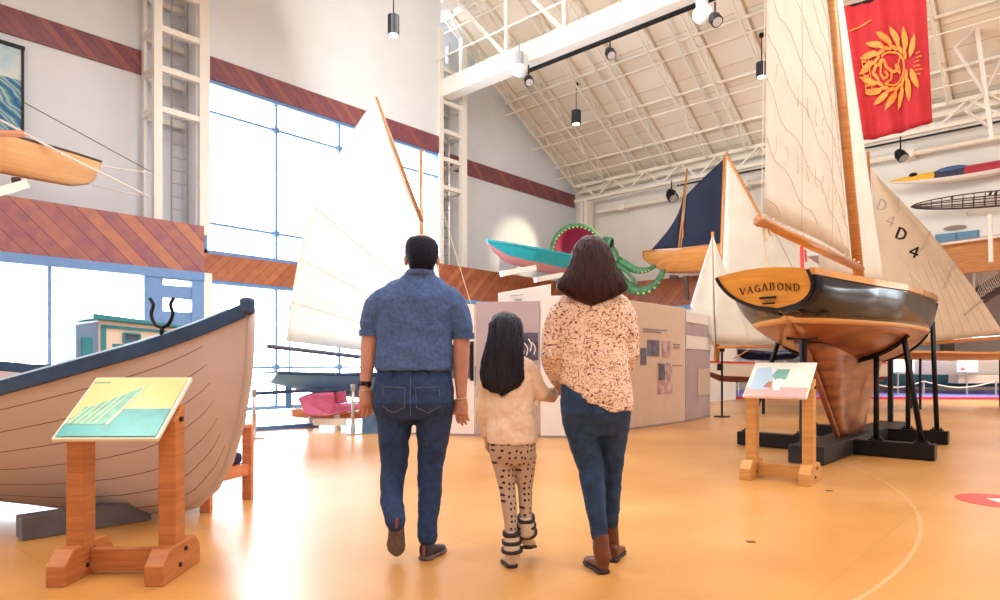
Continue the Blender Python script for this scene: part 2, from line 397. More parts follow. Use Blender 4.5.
# main white truss from the second tower across the hall
t = thing('roof_truss', 'big white truss with a deep box beam crossing the hall overhead', 'truss', W(12.3, 13.2, 8.15))
m = MB(); m.ubox(12.17, 12.55, -16, 13.3, 8.4, 8.88); m.build('bottom_beam', M_white, t, bevel=.01)
m = MB(); m.ubox(12.25, 12.47, -16, 13.3, 10.85, 11.05); m.build('top_chord', M_white, t)
zt = 10.9; k = 0; v = 12.75
while v > -14:
    p = MB(); p.ubox(12.31, 12.41, v-1.82-.05, v-1.82+.05, 8.86, zt); p.build('truss_post', M_white, t)
    p = MB(); p.beam(W(12.36, v-.05, zt), W(12.36, v-1.78, 8.9), .10, .10); p.build('truss_diagonal', M_white, t)
    v -= 1.82
m = MB(); m.tube([W(12.0, 13.3, 9.35), W(12.0, -14, 9.35)], .022, 6); m.build('tie_rod', M_white, t)
# spiral duct above the truss
m = MB(); m.ubox(12.47, 12.57, -12, 10.7, 8.34, 8.4); tag(m.build('light_track', M_black), 'long black lighting track under the big white beam', 'light track')

# roof joists running down the slope, purlins across them
def joist(v, i):
    m = MB(); zo = .06
    a, b = 9.0, U0-.15
    m.beam(W(a, v, roofz(a)-zo), W(b, v, roofz(b)-zo), .085, .06)
    n = 9; w = .42
    m.beam(W(a, v, roofz(a)-zo-w), W(b-.6, v, roofz(b-.6)-zo-w), .045, .04)
    us = [a + (b-.6-a)*k/n for k in range(n+1)]
    for k in range(n):
        um = (us[k]+us[k+1])/2
        m.beam(W(us[k], v, roofz(us[k])-zo-w), W(um, v, roofz(um)-zo), .03, .03)
        m.beam(W(um, v, roofz(um)-zo), W(us[k+1], v, roofz(us[k+1])-zo-w), .03, .03)
    m.beam(W(b-.6, v, roofz(b-.6)-zo-w), W(b, v, roofz(b)-zo), .06, .05)
    struct(m.build('ceiling_joist', M_cream))
v = 13.5; i = 0
while v > -9: joist(v, i); v -= 1.22; i += 1
for u in (11, 12.9, 14.3, 15.7, 17.1, 18.4):
    m = MB(); m.ubox(u-.03, u+.03, -16, V0, roofz(u)-.13, roofz(u)-.06); m.ubox(u-.012, u+.012, -16, V0, roofz(u)-.50, roofz(u)-.47); struct(m.build('ceiling_purlin', M_cream))
for v in (12.85, 10.45, 7.95, 5.55, 3.05, .65, -1.85):
    m = MB(); m.tube([W(10, v, roofz(10)-.14), W(U0-.2, v, roofz(U0-.2)-.14)], .03, 6); struct(m.build('ceiling_pipe', M_white))
# eave truss along the far wall
t = thing('eave_truss', 'cream zigzag truss running along the top of the far wall', 'truss', W(19.2, 13, 6.8))
m = MB(); m.ubox(19.0, 19.15, -16, 13.6, 7.35, 7.45); m.ubox(19.3, 19.5, -16, 13.6, 7.2, 7.4); m.build('top_chord', M_cream, t)
m = MB(); m.ubox(19.0, 19.12, -16, 13.6, 6.82, 6.92); m.build('bottom_chord', M_cream, t)
v = 13.3; k = 0
while v > -12:
    p = MB(); p.beam(W(19.07, v, 7.4), W(19.07, v-.62, 6.87), .055); p.beam(W(19.07, v-.62, 6.87), W(19.07, v-1.24, 7.4), .055); p.build('web_brace', M_cream, t); v -= 1.24
m = MB(); m.ubox(18.9, 18.95, -14, 9.6, 6.66, 6.7); tag(m.build('light_track', M_black), 'black lighting track along the foot of the far zigzag truss', 'light track')
m = MB(); m.tube([W(19.3, 12.8, 6.42), W(19.3, -14, 6.42)], .065, 10)
for q in (11.8, 7.6, 3.4, -.8): m.ubox(19.2, 19.59, q-.12, q+.12, 6.32, 6.52)
tag(m.build('water_pipe', M_cream, smooth=False), 'cream pipe with clamps running level along the far wall', 'pipe')
# lattice frame at the right, under the roof
t = thing('lattice_frame', 'white cross-braced steel frame under the roof right of the red banner', 'truss', W(17.2, -2, 6.9))
fa, fb = P(968, -40, 14.4), P(992, 140, 14.4)
m = MB(); m.beam(fa, fb, .085, .08); m.build('post', M_white, t)
q = [(940, -15), (974, 30), (960, 48), (985, 95), (965, 112), (992, 130)]
p = MB(); pa = [P(x, y, 14.4) for x, y in ((945, -20), (975, 28), (955, 47), (984, 93), (965, 110), (990, 128))]
for a, b in zip(pa, pa[1:]): p.beam(a, b, .045)
p.build('web_brace', M_white, t)
p = MB(); pa = [P(x, y, 14.4) for x, y in ((995, -30), (979, 20), (1010, 40), (985, 92), (1015, 110))]
for a, b in zip(pa, pa[1:]): p.beam(a, b, .045)
p.build('web_brace', M_white, t)

# ------------------------------------------------------------ hulls, sails, lettering
def hull(o, d, p, L, hb, zk, zs, rows=None, ns=40, e=.5, lean=0, s0=0, seam=None, mis=None):
    """outer shell of a boat: o origin, d keel direction, p beam direction; hb, zk, zs tables over s (half beam, keel height, sheer height)
    returns MB and a function pt(s, side, t) with t 0 keel .. 1 sheer"""
    o, d, p = V(o), V(d).normalized(), V(p).normalized()
    cl, sl = math.cos(lean), math.sin(lean)
    def pt(s, side, t, grow=0):
        k, z1, b = lerp(zk, s), lerp(zs, s), lerp(hb, s)
        y = side*(b+grow)*(t**e if t > 0 else 0); z = k + (z1-k)*t
        return o + d*s + p*(y*cl + z*sl) + V((0, 0, z*cl - y*sl))
    rows = rows or [(i/12)**1.3 for i in range(13)]
    m = MB(); ss = [s0 + (L-s0)*i/ns for i in range(ns+1)]; n = len(rows)
    for side in (-1, 1):
        vs = [pt(s, side, t) for s in ss for t in rows]; fs = []; mi = []
        for i in range(ns):
            for j in range(n-1):
                f = (i*n+j, (i+1)*n+j, (i+1)*n+j+1, i*n+j+1); fs.append(f); mi.append(mis(j, ss[i]) if mis else 0)
        base = len(m.v); m.v += vs
        for f, q in zip(fs, mi): m.f.append(tuple(a+base for a in f)); m.mi.append(q)
    return m, pt
def rim(pt, L, w, h, s0=0, ns=40, t=1.0, drop=0):
    """rubbing strake along both sheers"""
    m = MB()
    for side in (-1, 1):
        c = [pt(s0+(L-s0)*i/ns, side, t) - V((0, 0, drop)) for i in range(ns+1)]; rings = []
        for i, q in enumerate(c):
            T = (c[min(i+1, ns)] - c[max(i-1, 0)]).normalized(); X = T.cross(CZ).normalized(); Z = X.cross(T)
            rings.append([q + X*a*w/2 + Z*b*h/2 for a, b in ((-1, -1), (1, -1), (1, 1), (-1, 1))])
        m.loft(rings)
    return m
def sail(m, tack, clew, head, belly=.15, n=14, throat=None, side=None, mi=0, leech=0.0):
    """triangular or four-cornered sail; luff tack->throat/head, foot tack->clew"""
    tack, clew, head = V(tack), V(clew), V(head); th = V(throat) if throat is not None else head
    nn = (clew-tack).cross(head-tack).normalized()
    if side is not None and nn.dot(V(side)) < 0: nn = -nn
    def fn(a, b):                                # a along the foot, b up
        lo = tack.lerp(clew, a); up = th.lerp(head, a)
        q = lo.lerp(up, b); k = math.sin(PI*min(a*1.15, 1))*math.sin(PI*(.12+.78*b))*(1 if throat is not None else 1-b*.6)
        q = q + nn*(belly*k) + (clew-tack).normalized()*(leech*math.sin(PI*b)*a)
        return q
    m.grid(fn, n, n, mi); return fn
GLYPH = {  # thick and thin strokes on a 0..1 cell: (x0,y0,x1,y1,width)
 'V': [(0.02, 1, .45, 0, .14), (.45, 0, .88, 1, .07)], 'A': [(.45, 1, .05, 0, .07), (.45, 1, .88, 0, .14), (.2, .35, .7, .35, .06)],
 'G': [(.85, .85, .55, 1, .08), (.55, 1, .2, .85, .1), (.2, .85, .06, .5, .14), (.06, .5, .2, .15, .14), (.2, .15, .55, 0, .1), (.55, 0, .85, .12, .08), (.85, 0, .85, .45, .12), (.6, .45, .98, .45, .06)],
 'B': [(.15, 0, .15, 1, .14), (.15, 1, .55, 1, .06), (.55, 1, .75, .77, .13), (.75, .77, .55, .54, .1), (.15, .54, .58, .54, .06), (.58, .54, .82, .27, .13), (.82, .27, .58, 0, .12), (.15, 0, .58, 0, .06)],
 'O': [(.5, 1, .15, .8, .09), (.15, .8, .05, .5, .14), (.05, .5, .15, .2, .14), (.15, .2, .5, 0, .09), (.5, 0, .85, .2, .09), (.85, .2, .95, .5, .14), (.95, .5, .85, .8, .14), (.85, .8, .5, 1, .09)],
 'N': [(.12, 0, .12, 1, .07), (.12, 1, .85, 0, .14), (.85, 0, .85, 1, .07)],
 'D': [(.15, 0, .15, 1, .14), (.15, 1, .5, 1, .08), (.5, 1, .85, .8, .12), (.85, .8, .93, .5, .14), (.93, .5, .85, .2, .14), (.85, .2, .5, 0, .12), (.15, 0, .5, 0, .08)],
 '4': [(.7, 0, .7, 1, .14), (.7, 1, .05, .33, .12), (.05, .33, .98, .33, .12)],
 '5': [(.85, 1, .2, 1, .13), (.2, 1, .16, .58, .12), (.16, .58, .55, .64, .12), (.55, .64, .88, .34, .14), (.88, .34, .55, 0, .13), (.55, 0, .1, .08, .12)],
 '0': [(.5, 1, .1, .75, .13), (.1, .75, .1, .25, .14), (.1, .25, .5, 0, .13), (.5, 0, .9, .25, .13), (.9, .25, .9, .75, .14), (.9, .75, .5, 1, .13)]}
def letter(m, ch, at, X, Y, w, h, N, th=.006, serif=False, k=1):
    """one letter: lower-left corner at, right X, up Y, facing N"""
    at = V(at)
    L = list(GLYPH[ch])
    if serif:
        for (a, b, c, d, q) in GLYPH[ch]:
            for (x, y) in ((a, b), (c, d)):
                if y in (0, 1) and ch in 'VANBD' and not (ch == 'A' and y == 1) and not (ch == 'V' and y == 0) and (ch not in 'BD' or x < .2): L.append((x-.16, y, x+.16, y, .05))
    for (a, b, c, d, q) in L:
        p0 = at + X*(a*w) + Y*(b*h); p1 = at + X*(c*w) + Y*(d*h); e = (p1-p0).normalized()*(q*w*.3)
        m.beam(p0-e, p1+e, q*w*k, th, up=N)

M_sailW = sail_mat('white_sailcloth', (.88, .86, .80)); M_sailC = sail_mat('cream_sailcloth', (.84, .79, .72), .35)
M_sailN = sail_mat('navy_sailcloth', (.018, .028, .07), .1); M_sailT = sail_mat('tan_white_sailcloth', (.80, .68, .54), .3)
M_spar = wood('varnished_spar', (.42, .14, .03), (.62, .27, .07), .3, coat=.5)
M_varn = wood('varnished_transom', (.56, .22, .03), (.78, .38, .07), .25, 2, (1, 1, 9), coat=.8)
M_varnO = wood('orange_varnished_planks', (.62, .24, .06), (.82, .40, .13), .3, 2, (1, 1, 8), coat=.5)
M_navyhull = nmat('glossy_black_navy_hull', (.004, .007, .018), .16, coat=.12, spec=.3)
M_copper = nmat('copper_red_bottom_planks', (.26, .065, .03), .3, var=.35, scale=2.5, stretch=(1, 1, 5), double=(.46, .16, .065), coat=.25)
M_stripe = nmat('buff_waterline_stripe', (.82, .50, .22), .35)

# ------------------------------------------------------------ the varnished yacht on its black cradle
KO = C(4.05, 7.8); KD = CX*SU + CY*CU; KP = -(-CX*CU + CY*SU)     # on the keel line; forward; starboard
def K(s, b, z): return KO + KD*s + KP*b + V((0, 0, z))
yt = thing('sailing_yacht', 'glossy black and varnished wooden yacht with tall cream mainsail, raised on a black cradle', 'sailboat', KO)
hbT = [(-2.39, .41), (-1.9, .53), (-1.4, .67), (-.7, .81), (.0, .845), (.6, .845), (1.2, .80), (2.0, .66), (2.7, .38), (3.2, .16), (3.5, .02)]
zkT = [(-2.39, 1.55), (-1.9, 1.44), (-1.3, 1.32), (-.6, 1.18), (.2, 1.08), (1.0, 1.06), (1.8, 1.14), (2.5, 1.32), (3.1, 1.60), (3.5, 1.95)]
zsT = [(-2.39, 1.88), (-1.4, 1.85), (0, 1.85), (1.2, 1.87), (2.4, 1.94), (3.5, 2.04)]
def prof(f): return (1-(1-min(1, max(0, f)))**2.6)**.6
def iprof(b): return 1-(1-min(1, b)**(1/.6))**(1/2.6)
def Kpt(s, side, f):                                 # f 1 at the sheer, 0 at the keel
    zk, zs, hb = lerp(zkT, s), lerp(zsT, s), lerp(hbT, s)
    return side*hb*prof(f), zk + (zs-zk)*f
def yrow(s, side, z):
    zk, zs = lerp(zkT, s), lerp(zsT, s); f = max(0, min(1, (z-zk)/(zs-zk))); b, zz = Kpt(s, side, f); return K(s, b+.13*(1-f)*min(1, max(0, -1.1-s)), zz)
ss = [-2.39 + 5.89*i/48 for i in range(49)]
def yshell(z0f, z1f, n, grow=0):
    m = MB()
    for side in (-1, 1):
        vs = []
        for s in ss:
            a, b = z0f(s), z1f(s)
            for j in range(n+1): vs.append(yrow(s, side, a + (b-a)*j/n) + KP*(side*grow))
        m.add(vs, [(i*(n+1)+j, (i+1)*(n+1)+j, (i+1)*(n+1)+j+1, i*(n+1)+j+1) for i in range(len(ss)-1) for j in range(n)])
    return m
wl = lambda s: max(1.46, lerp(zkT, s)); wl2 = lambda s: max(1.50, lerp(zkT, s))
yshell(wl2, lambda s: lerp(zsT, s)-.0, 8).build('topsides', M_navyhull, yt, smooth=True, solid=.02)
yshell(wl, wl2, 2, .004).build('waterline_stripe', M_stripe, yt, smooth=True, solid=.03)
yshell(lambda s: lerp(zkT, s), wl, 8).build('bottom_planking', M_copper, yt, smooth=True, solid=.02)
# transom: convex plate, wine-glass outline
out = [yrow(-2.39, -1, lerp(zkT, -2.39) + .33*f) for f in [1-i/10 for i in range(11)]] + [yrow(-2.39, 1, lerp(zkT, -2.39) + .33*f) for f in [i/10 for i in range(1, 11)]]
crown = [K(-2.39, b, 1.88 + .05*(1-(b/.41)**2)) for b in (.3, .15, 0, -.15, -.3)]
rake = lambda p: p - KD*((p.z-1.5)*.28 + .02)
m = MB(); m.prism([rake(p) for p in out+crown], KD*.03); m.build('transom', M_varn, yt)
m = MB(); m.tube([rake(p)-KD*.005 for p in out], .016, 6); m.build('transom_edge', M_navyhull, yt)
nm = MB(); wL = .073
for i, ch in enumerate('VAGABOND'):
    b = -.195 + i*.068; at = K(-2.39, b, 1.735 - .02*abs(i-3.5)/3.5*1.5 + (.0 if ch != 'V' else 0)); at = at - KD*((at.z-1.5)*.28+.027)
    letter(nm, ch, at, KP, (V((0, 0, 1)) - KD*.28).normalized(), .052, .062, -KD, .006, True)
nm.build('name_lettering', M_black, yt)
m = MB(); m.box(rake(K(-2.39, .06, 1.66))-KD*.03, (.14, .03, .018), (KP, KD, CZ)); m.box(rake(K(-2.39, .06, 1.61))-KD*.03, (.10, .03, .014), (KP, KD, CZ)); m.build('exhaust_slots', M_black, yt)
m = MB()
for side in (-1, 1):
    pts = [yrow(s, side, lerp(zsT, s)) for s in ss]; rings = []
    for i, q in enumerate(pts):
        T = (pts[min(i+1, 48)]-pts[max(i-1, 0)]).normalized(); X = T.cross(CZ).normalized()
        rings.append([q + X*a*.028 + CZ*b for a, b in ((-1, -.03), (1, -.03), (1, .03), (-1, .03))])
    m.loft(rings)
m.build('rubbing_strake', M_varn, yt)
m = MB()
m.grid(lambda a, b: (lambda s: K(s, (2*b-1)*lerp(hbT, s), lerp(zsT, s) + .05*(1-(2*b-1)**2)))(-2.39+5.89*a), 30, 8); m.build('deck', M_varn, yt, solid=.03)
# long fin keel and rudder post in the same copper red wood
m = MB(); rings = []
for i in range(13):
    f = i/12; z = 1.28 - (1.28-.2)*f
    s0, s1 = -1.25 + 1.22*f**.9, 1.95 - .85*f**.75; w = .20*(1-f)**1.5 + .075
    rings.append([K(s0+(s1-s0)*(.5-.5*math.cos(PI*k/8)), w*math.sin(PI*k/8)**.6*sg, z) for sg, ks in ((1, range(9)), (-1, range(7, 0, -1))) for k in ks])
m.loft(rings); m.build('keel', M_copper, yt, smooth=True)
m = MB(); m.beam(K(-1.30, 0, 1.30), K(-.04, 0, .2), .05, .05); m.build('rudder_post', M_copper, yt)
m = MB(); m.ubox(0, 0, 0, 0, 0, 0)
mb_, mt_ = K(1.1, 0, 1.75), K(.55, -.36, 7.4)
m = MB(); m.tube([mb_, mb_.lerp(mt_, .5), mt_], [.065, .06, .045], 12); m.build('mast', M_spar, yt, smooth=True)
boomA, boomB = K(1.02, 0, 2.31), K(-2.5, .0, 2.36)
m = MB(); m.tube([boomA, boomB], [.05, .045], 10); m.tube([boomB, boomB-KD*.03], .055, 10); m.build('boom', M_spar, yt, smooth=True)
off_ = -KP*.11; thr, pk = mb_.lerp(mt_, .93)+off_, K(-1.25, -.35, 9.0)
m = MB(); fm = sail(m, boomA+CZ*.12-KD*.06+off_, boomB+CZ*.08+KD*.1, pk, .16, 26, throat=thr, side=KP); mainsail = m.build('mainsail', M_sailC, yt, smooth=True, solid=.004)
m = MB()
for k in range(-2, 13):
    pts = [(j/24, k*.085 + .20*j/24 + .009*math.sin(j*1.15+k*2.3)) for j in range(25)]
    pts = [(a, b) for a, b in pts if .01 < b < .99]
    if len(pts) > 2: m.tube([fm(a, b) + KP*.012 for a, b in pts], .0028, 4)
for r_ in (.36, .70):
    m.tube([fm(r_, j/14) + KP*.012 for j in range(15)], .0025, 4)
m.build('sail_seams', nmat('sail_seam_thread', (.55, .43, .30), .9), mainsail)
for k in (.13, .25):
    for j in range(1, 12):
        m = MB(); q = fm(j/12, k) + KP*.02; m.tube([q, q + V((.02*math.sin(j*2), .02*math.cos(j), -.12)), q + V((.05*math.sin(j), 0, -.2))], .005, 5); m.build('reef_point', M_rope, mainsail)
m = MB(); sail(m, K(2.45, 0, 2.12), K(.95, -.5, 2.15), mb_.lerp(mt_, .97)-KD*0+KP*.05, .12, 14, side=KP); m.build('jib', M_sailW, yt, smooth=True, solid=.004)
m = MB(); m.tube([boomB-CZ*.04+KD*.05, K(-2.36, .0, 2.05)], .006, 5); m.tube([K(-2.36, 0, 2.05), K(-2.36, 0, 1.93)], .018, 6); m.tube([boomB+KD*.2, K(-2.3, .1, 1.95)], .005, 5)
m.tube([boomB+KD*.12-CZ*.05, boomB+KD*.12-CZ*.16], .022, 8); m.tube([boomB-CZ*.0+KD*.02, pk], .004, 4)
for sg in (-1,): m.tube([K(.9, sg*.84, 1.9), mb_.lerp(mt_, .9)], .005, 4)
m.build('rigging', M_rope, yt)
for k in range(16): m = MB(); m.ball(boomA.lerp(boomB, k/16+.03)+CZ*.075, .016, 6, 4); m.build('sail_grommet', M_rope, mainsail)
# cradle: long centre sole plate, two cross beams, struts, curved bunks
cr = thing('boat_cradle', 'black steel and timber cradle carrying the varnished yacht', 'boat stand', KO)
m = MB(); m.box(K(.85, 0, .1), (.36, 4.15, .19), (KP, KD, CZ)); m.build('sole_plate', nmat('dark_scuffed_timber', (.014, .010, .010), .6, var=.5, scale=5), cr, bevel=.008)
for sc, lb, ro_ in ((0, -1.2, .98), (1.78, -.95, .86)):
    m = MB(); m.box(K(sc, (lb+ro_)/2, .095), (ro_-lb, .17, .17), (KP, KD, CZ)); m.build('cross_beam', M_black, cr, bevel=.006)
    bk = [yrow(sc, -1 if b < 0 else 1, 0) for b in (0,)]
    arc = [K(sc, b, lerp(zkT, sc) + (lerp(zsT, sc)-lerp(zkT, sc))*iprof(abs(b)/lerp(hbT, sc)) - .035) for b in [(-.72+1.44*i/24) for i in range(25)]]
    m = MB(); m.tube(arc, .028, 6); m.build('curved_bunk', M_black, cr)
    for b0, b1 in ((lb+.12, -.70), (-.42, -.42), (.40, .40), (ro_-.13, .68)):
        zt = lerp(zkT, sc) + (lerp(zsT, sc)-lerp(zkT, sc))*iprof(abs(b1)/lerp(hbT, sc)) - .05
        m = MB(); m.tube([K(sc, b0, .18), K(sc, b1, zt)], .03, 8); m.build('strut', M_black, cr, smooth=True)
        m = MB(); m.box(K(sc, b0, .19), (.14, .1, .02), (KP, KD, CZ)); m.tube([K(sc, b0+.045, .18), K(sc, b0+.045, .225)], .01, 6); m.tube([K(sc, b0-.045, .18), K(sc, b0-.045, .225)], .01, 6); m.build('foot_plate', M_black, cr)
for s_, z_ in ((-1.3, 1.33), (2.75, 1.36)):
    m = MB(); m.tube([K(s_, 0, .18), K(s_, 0, z_)], .04, 8); m.box(K(s_, 0, z_), (.3, .12, .03), (KP, KD, CZ)); m.build('strut', M_black, cr)

# ------------------------------------------------------------ large pale rowing boat on the left
M_pink = nmat('pinkish_white_hull_paint', (.60, .50, .50), .45, var=.08, scale=2)
M_seam = nmat('dark_plank_seam', (.20, .10, .08), .8)
M_blue = nmat('dark_blue_gunwale_paint', (.02, .06, .15), .35, var=.2)
bo = C(-1.53, 4.32); bd = -CX*.977 + CY*.213; bp = -(CX*.213 + CY*.977)      # along to the stern, towards the camera
Bzk = [(0, 1.42), (.03, 1.18), (.08, .92), (.17, .62), (.30, .34), (.45, .17), (.62, .07), (.85, .03), (1.2, .03), (2, .09), (3.6, .14), (4.6, .3), (5.2, .8)]
Bzs = [(0, 1.42), (.25, 1.31), (.5, 1.22), (1, 1.09), (1.5, .97), (2, .91), (2.6, .90), (3.6, 1.0), (4.6, 1.15), (5.2, 1.3)]
Bhb = [(0, .02), (.1, .07), (.3, .20), (.6, .37), (1.0, .54), (1.5, .68), (2.1, .76), (2.7, .79), (3.6, .7), (4.5, .42), (5.2, .05)]
rb = thing('rowing_boat', 'large pinkish white planked rowing boat with dark blue gunwale, in the left foreground', 'boat', bo)
edges = [0, .09, .2, .32, .46, .60, .74, .88, 1.0]; rows = []
for a, b in zip(edges, edges[1:]): rows += [a, a+(b-a)*.33, a+(b-a)*.66, b-.006]
rows.append(1.0)
ns_ = [0, .015, .03, .05, .07, .10, .13, .16, .2, .24, .28, .33, .39, .46, .55, .65, .75] + [.9+.18*i for i in range(24)] + [5.2]
def boat_shell(grow, mi_fn, tscale=1):
    m = MB(); n = len(rows); _, pt = hull(bo, bd, bp, 5.2, Bhb, Bzk, Bzs, e=.52, lean=.16, ns=2)
    for side in (-1, 1):
        vs = [pt(s, side, t, grow) for s in ns_ for t in rows]; base = len(m.v); m.v += vs
        for i in range(len(ns_)-1):
            for j in range(n-1):
                m.f.append((base+i*n+j, base+(i+1)*n+j, base+(i+1)*n+j+1, base+i*n+j+1)); m.mi.append(mi_fn(i, j))
    return m, pt
m, Bpt = boat_shell(0, lambda i, j: 1 if (j % 4 == 3 and 8 < i) else 0); m.build('hull', [M_pink, M_seam], rb, smooth=False, solid=.02)
def Bcurve(t0, t1, s0, s1, n=20): return [Bpt(s0+(s1-s0)*k/n, 1, t0+(t1-t0)*k/n, .004) for k in range(n+1)]
m = MB(); m.tube([Bpt(.12+.05*(1-t)+ .42*(1-t)**4, 1, t, .006) for t in [.12+.8*k/20 for k in range(21)]], .004, 5); m.build('stem_seam', M_seam, rb)
m = rim(Bpt, 5.2, .05, .085, .02, 60, drop=-.0); m.build('gunwale', M_blue, rb, bevel=.008)
m = MB(); m.tube([Bpt(s, sd, 1)+CZ*.045 for sd in (1,) for s in [.1+5*k/30 for k in range(31)]], .012, 6); m.build('gunwale_cap', nmat('pale_blue_gunwale_cap', (.45, .62, .80), .3), rb)
m = MB(); st = [Bpt(s, 1, 0)-bd*.015 for s in (0, .03, .07, .15, .26, .39, .55, .75)]; m.tube(st, .028, 8); m.build('stem', M_pink, rb, smooth=True)
m = MB(); m.box(Bpt(0, 1, 1)+CZ*.02, (.09, .07, .11), (bd, bp, CZ)); m.build('stem_head', M_blue, rb, bevel=.025)
for s_ in (1.3, 2.3, 3.4):
    m = MB(); a, b = Bpt(s_, -1, .78), Bpt(s_, 1, .78); a, b = a.lerp(b, .08), a.lerp(b, .92); m.beam(a, b, .24, .03); m.build('thwart', wood('thwart_wood', (.42, .25, .14), (.55, .35, .22)), rb)
m = MB(); a = Bpt(.43, 1, 1)+CZ*.04
m.tube([a, a+CZ*.05], .014, 8)
for sg in (-1, 1): m.tube(bez([a+CZ*.05, a+bd*sg*-.045+CZ*.07, a+bd*sg*-.075+CZ*.13, a+bd*sg*-.06+CZ*.19, a+bd*sg*-.085+CZ*.23], 16), [.014]*12+[.01]*5 if 0 else .011, 8)
m.build('oarlock', M_black, rb, smooth=True)
ch = MB(); ch.box(C(-2.90, 3.93, .07)+KD*.36, (.15, .72, .135), (KP*1.0, KD*1.0, CZ)); tag(ch.build('keel_block', nmat('dark_grey_block', (.10, .09, .10), .6, var=.15), bevel=.004), 'grey timber block on the floor under the pale rowing boat', 'block')
ch = MB(); ch.box(C(-4.3, 4.7, .07), (.15, 1.0, .135), (KP, KD, CZ)); tag(ch.build('keel_block', nmat('dark_grey_block', (.1,)*3), bevel=.004), 'second timber block under the far left of the pale rowing boat', 'block')

# ------------------------------------------------------------ sign lecterns
def lectern(px, d, yaw, label, panel_mats, pattern, group=None, sc=1):
    base = C((px-500)/F*d, d, 0); t = thing('sign_lectern', label, 'sign', base, CR - yaw)
    X = (CX*math.cos(yaw) - CY*math.sin(yaw)); Y = (CY*math.cos(yaw) + CX*math.sin(yaw))
    Q = lambda x, y, z: base + X*x*sc + Y*y*sc + CZ*z*sc
    wd_ = panel_mats[0]
    for sx in (-1, 1):
        m = MB(); hw = .043
        lo = [Q(sx*.225-hw, -.05, .02), Q(sx*.225-hw, .05, .02), Q(sx*.225-hw, .05, .85), Q(sx*.225-hw, -.05, .77)]
        m.prism(lo, X*2*hw*sc); m.build('post', wd_, t, bevel=.004)
        m = MB(); h = .16
        pr = [Q(sx*.23-.045, y, z) for y, z in ((-.19, 0), (.21, 0), (.21, h*.6), (.15, h), (-.12, h), (-.19, h*.6))]
        m.prism(pr, X*.09*sc); m.build('foot', wd_, t, bevel=.005)
        m = MB()
        for bx_, y, z in ((sx*.23+.04, -.02, .055), (sx*.23+.04, .04, .12), (sx*.225+hw, 0, .78)):
            m = MB(); m.tube([Q(bx_, y, z), Q(bx_+.012, y, z)], .012*sc, 8); m.build('bolt', M_black, t)
    m = MB(); m.prism([Q(-.18, .0, .015), Q(.18, .0, .015), Q(.18, .0, .13), Q(-.18, .0, .13)], Y*.04*sc)
    m.build('crossbar', wd_, t, bevel=.004)
    m = MB(); a = Q(-.25, -.19, .70); U = (Q(0, .36, .965)-Q(0, 0, .68)); R = Q(.25, 0, 0)-Q(-.25, 0, 0); N = R.cross(U).normalized()
    m.prism([a, a+R, a+R+U, a+U], -N*.018); pn = m.build('sign_panel', panel_mats[1], t, bevel=.003)
    m = MB(); pattern(m, lambda x, y: a + R*x + U*y + N*.003, N); m.build('sign_artwork', panel_mats[2:], t)
    return t
def flat(m, pts, mp, N, mi=0, th=.003): m.prism([mp(x, y) for x, y in pts], N*th, mi)
def art_left(m, mp, N):
    flat(m, [(.03, .30), (.97, .30), (.97, .97), (.03, .97)], mp, N, 0)
    flat(m, [(.03, .03), (.97, .03), (.97, .45), (.48, .45), (.45, .20), (.03, .20)], mp, N, 1, .004)
    flat(m, [(.03, .2), (.4, .2), (.47, .33), (.52, .52), (.60, .85), (.45, .7), (.3, .58), (.22, .5), (.12, .48), (.1, .38)], mp, N, 2, .005)
    flat(m, [(.42, .2), (.46, .2), (.60, .84), (.58, .82)], mp, N, 3, .006)
    for k in range(5): flat(m, [(.06+.06*k, .22), (.08+.06*k, .22), (.2+.07*k, .56+.03*k), (.185+.07*k, .55+.03*k)], mp, N, 3, .006)
    flat(m, [(.03, .88), (.2, .88), (.2, .9), (.03, .9)], mp, N, 2, .005)
lectern(126.5, 3.27, -.02, 'orange timber lectern with teal and yellow sailing picture, in front of the pale rowing boat',
    [M_pine, nmat('pale_sign_edge', (.78, .76, .66), .4), nmat('yellow_print', (.80, .62, .24), .2), nmat('teal_print', (.06, .42, .42), .2, var=.2, scale=9), nmat('sea_green_print', (.16, .50, .36), .2, var=.3, scale=20), nmat('pale_green_print', (.62, .72, .45), .2)], art_left)
def art_right(m, mp, N):
    flat(m, [(.02, .0), (.98, .0), (.98, .27), (.02, .27)], mp, N, 0)
    flat(m, [(.02, .27), (.98, .27), (.98, .97), (.02, .97)], mp, N, 1)
    flat(m, [(.06, .2), (.35, .2), (.4, .5), (.3, .85), (.08, .8)], mp, N, 2, .004)
    flat(m, [(.45, .45), (.6, .5), (.62, .78), (.42, .78), (.36, .6)], mp, N, 3, .005)
    flat(m, [(.28, .26), (.42, .26), (.40, .44), (.33, .40)], mp, N, 4, .006)
    flat(m, [(.45, .18), (.55, .18), (.55, .5), (.45, .5)], mp, N, 5, .006)
lectern(780, 5.95, .66, 'golden timber lectern with pale pink and blue sign, in front of the yacht cradle',
    [M_pineY, nmat('white_sign_edge', (.8, .78, .74), .4), nmat('pink_print', (.85, .42, .40), .3), nmat('pale_print', (.80, .80, .72), .3), nmat('light_blue_print', (.45, .62, .78), .3), nmat('green_print', (.20, .45, .40), .3), nmat('brown_print', (.50, .22, .16), .3), nmat('white_print', (.86, .86, .82), .3)], art_right, sc=1.09)

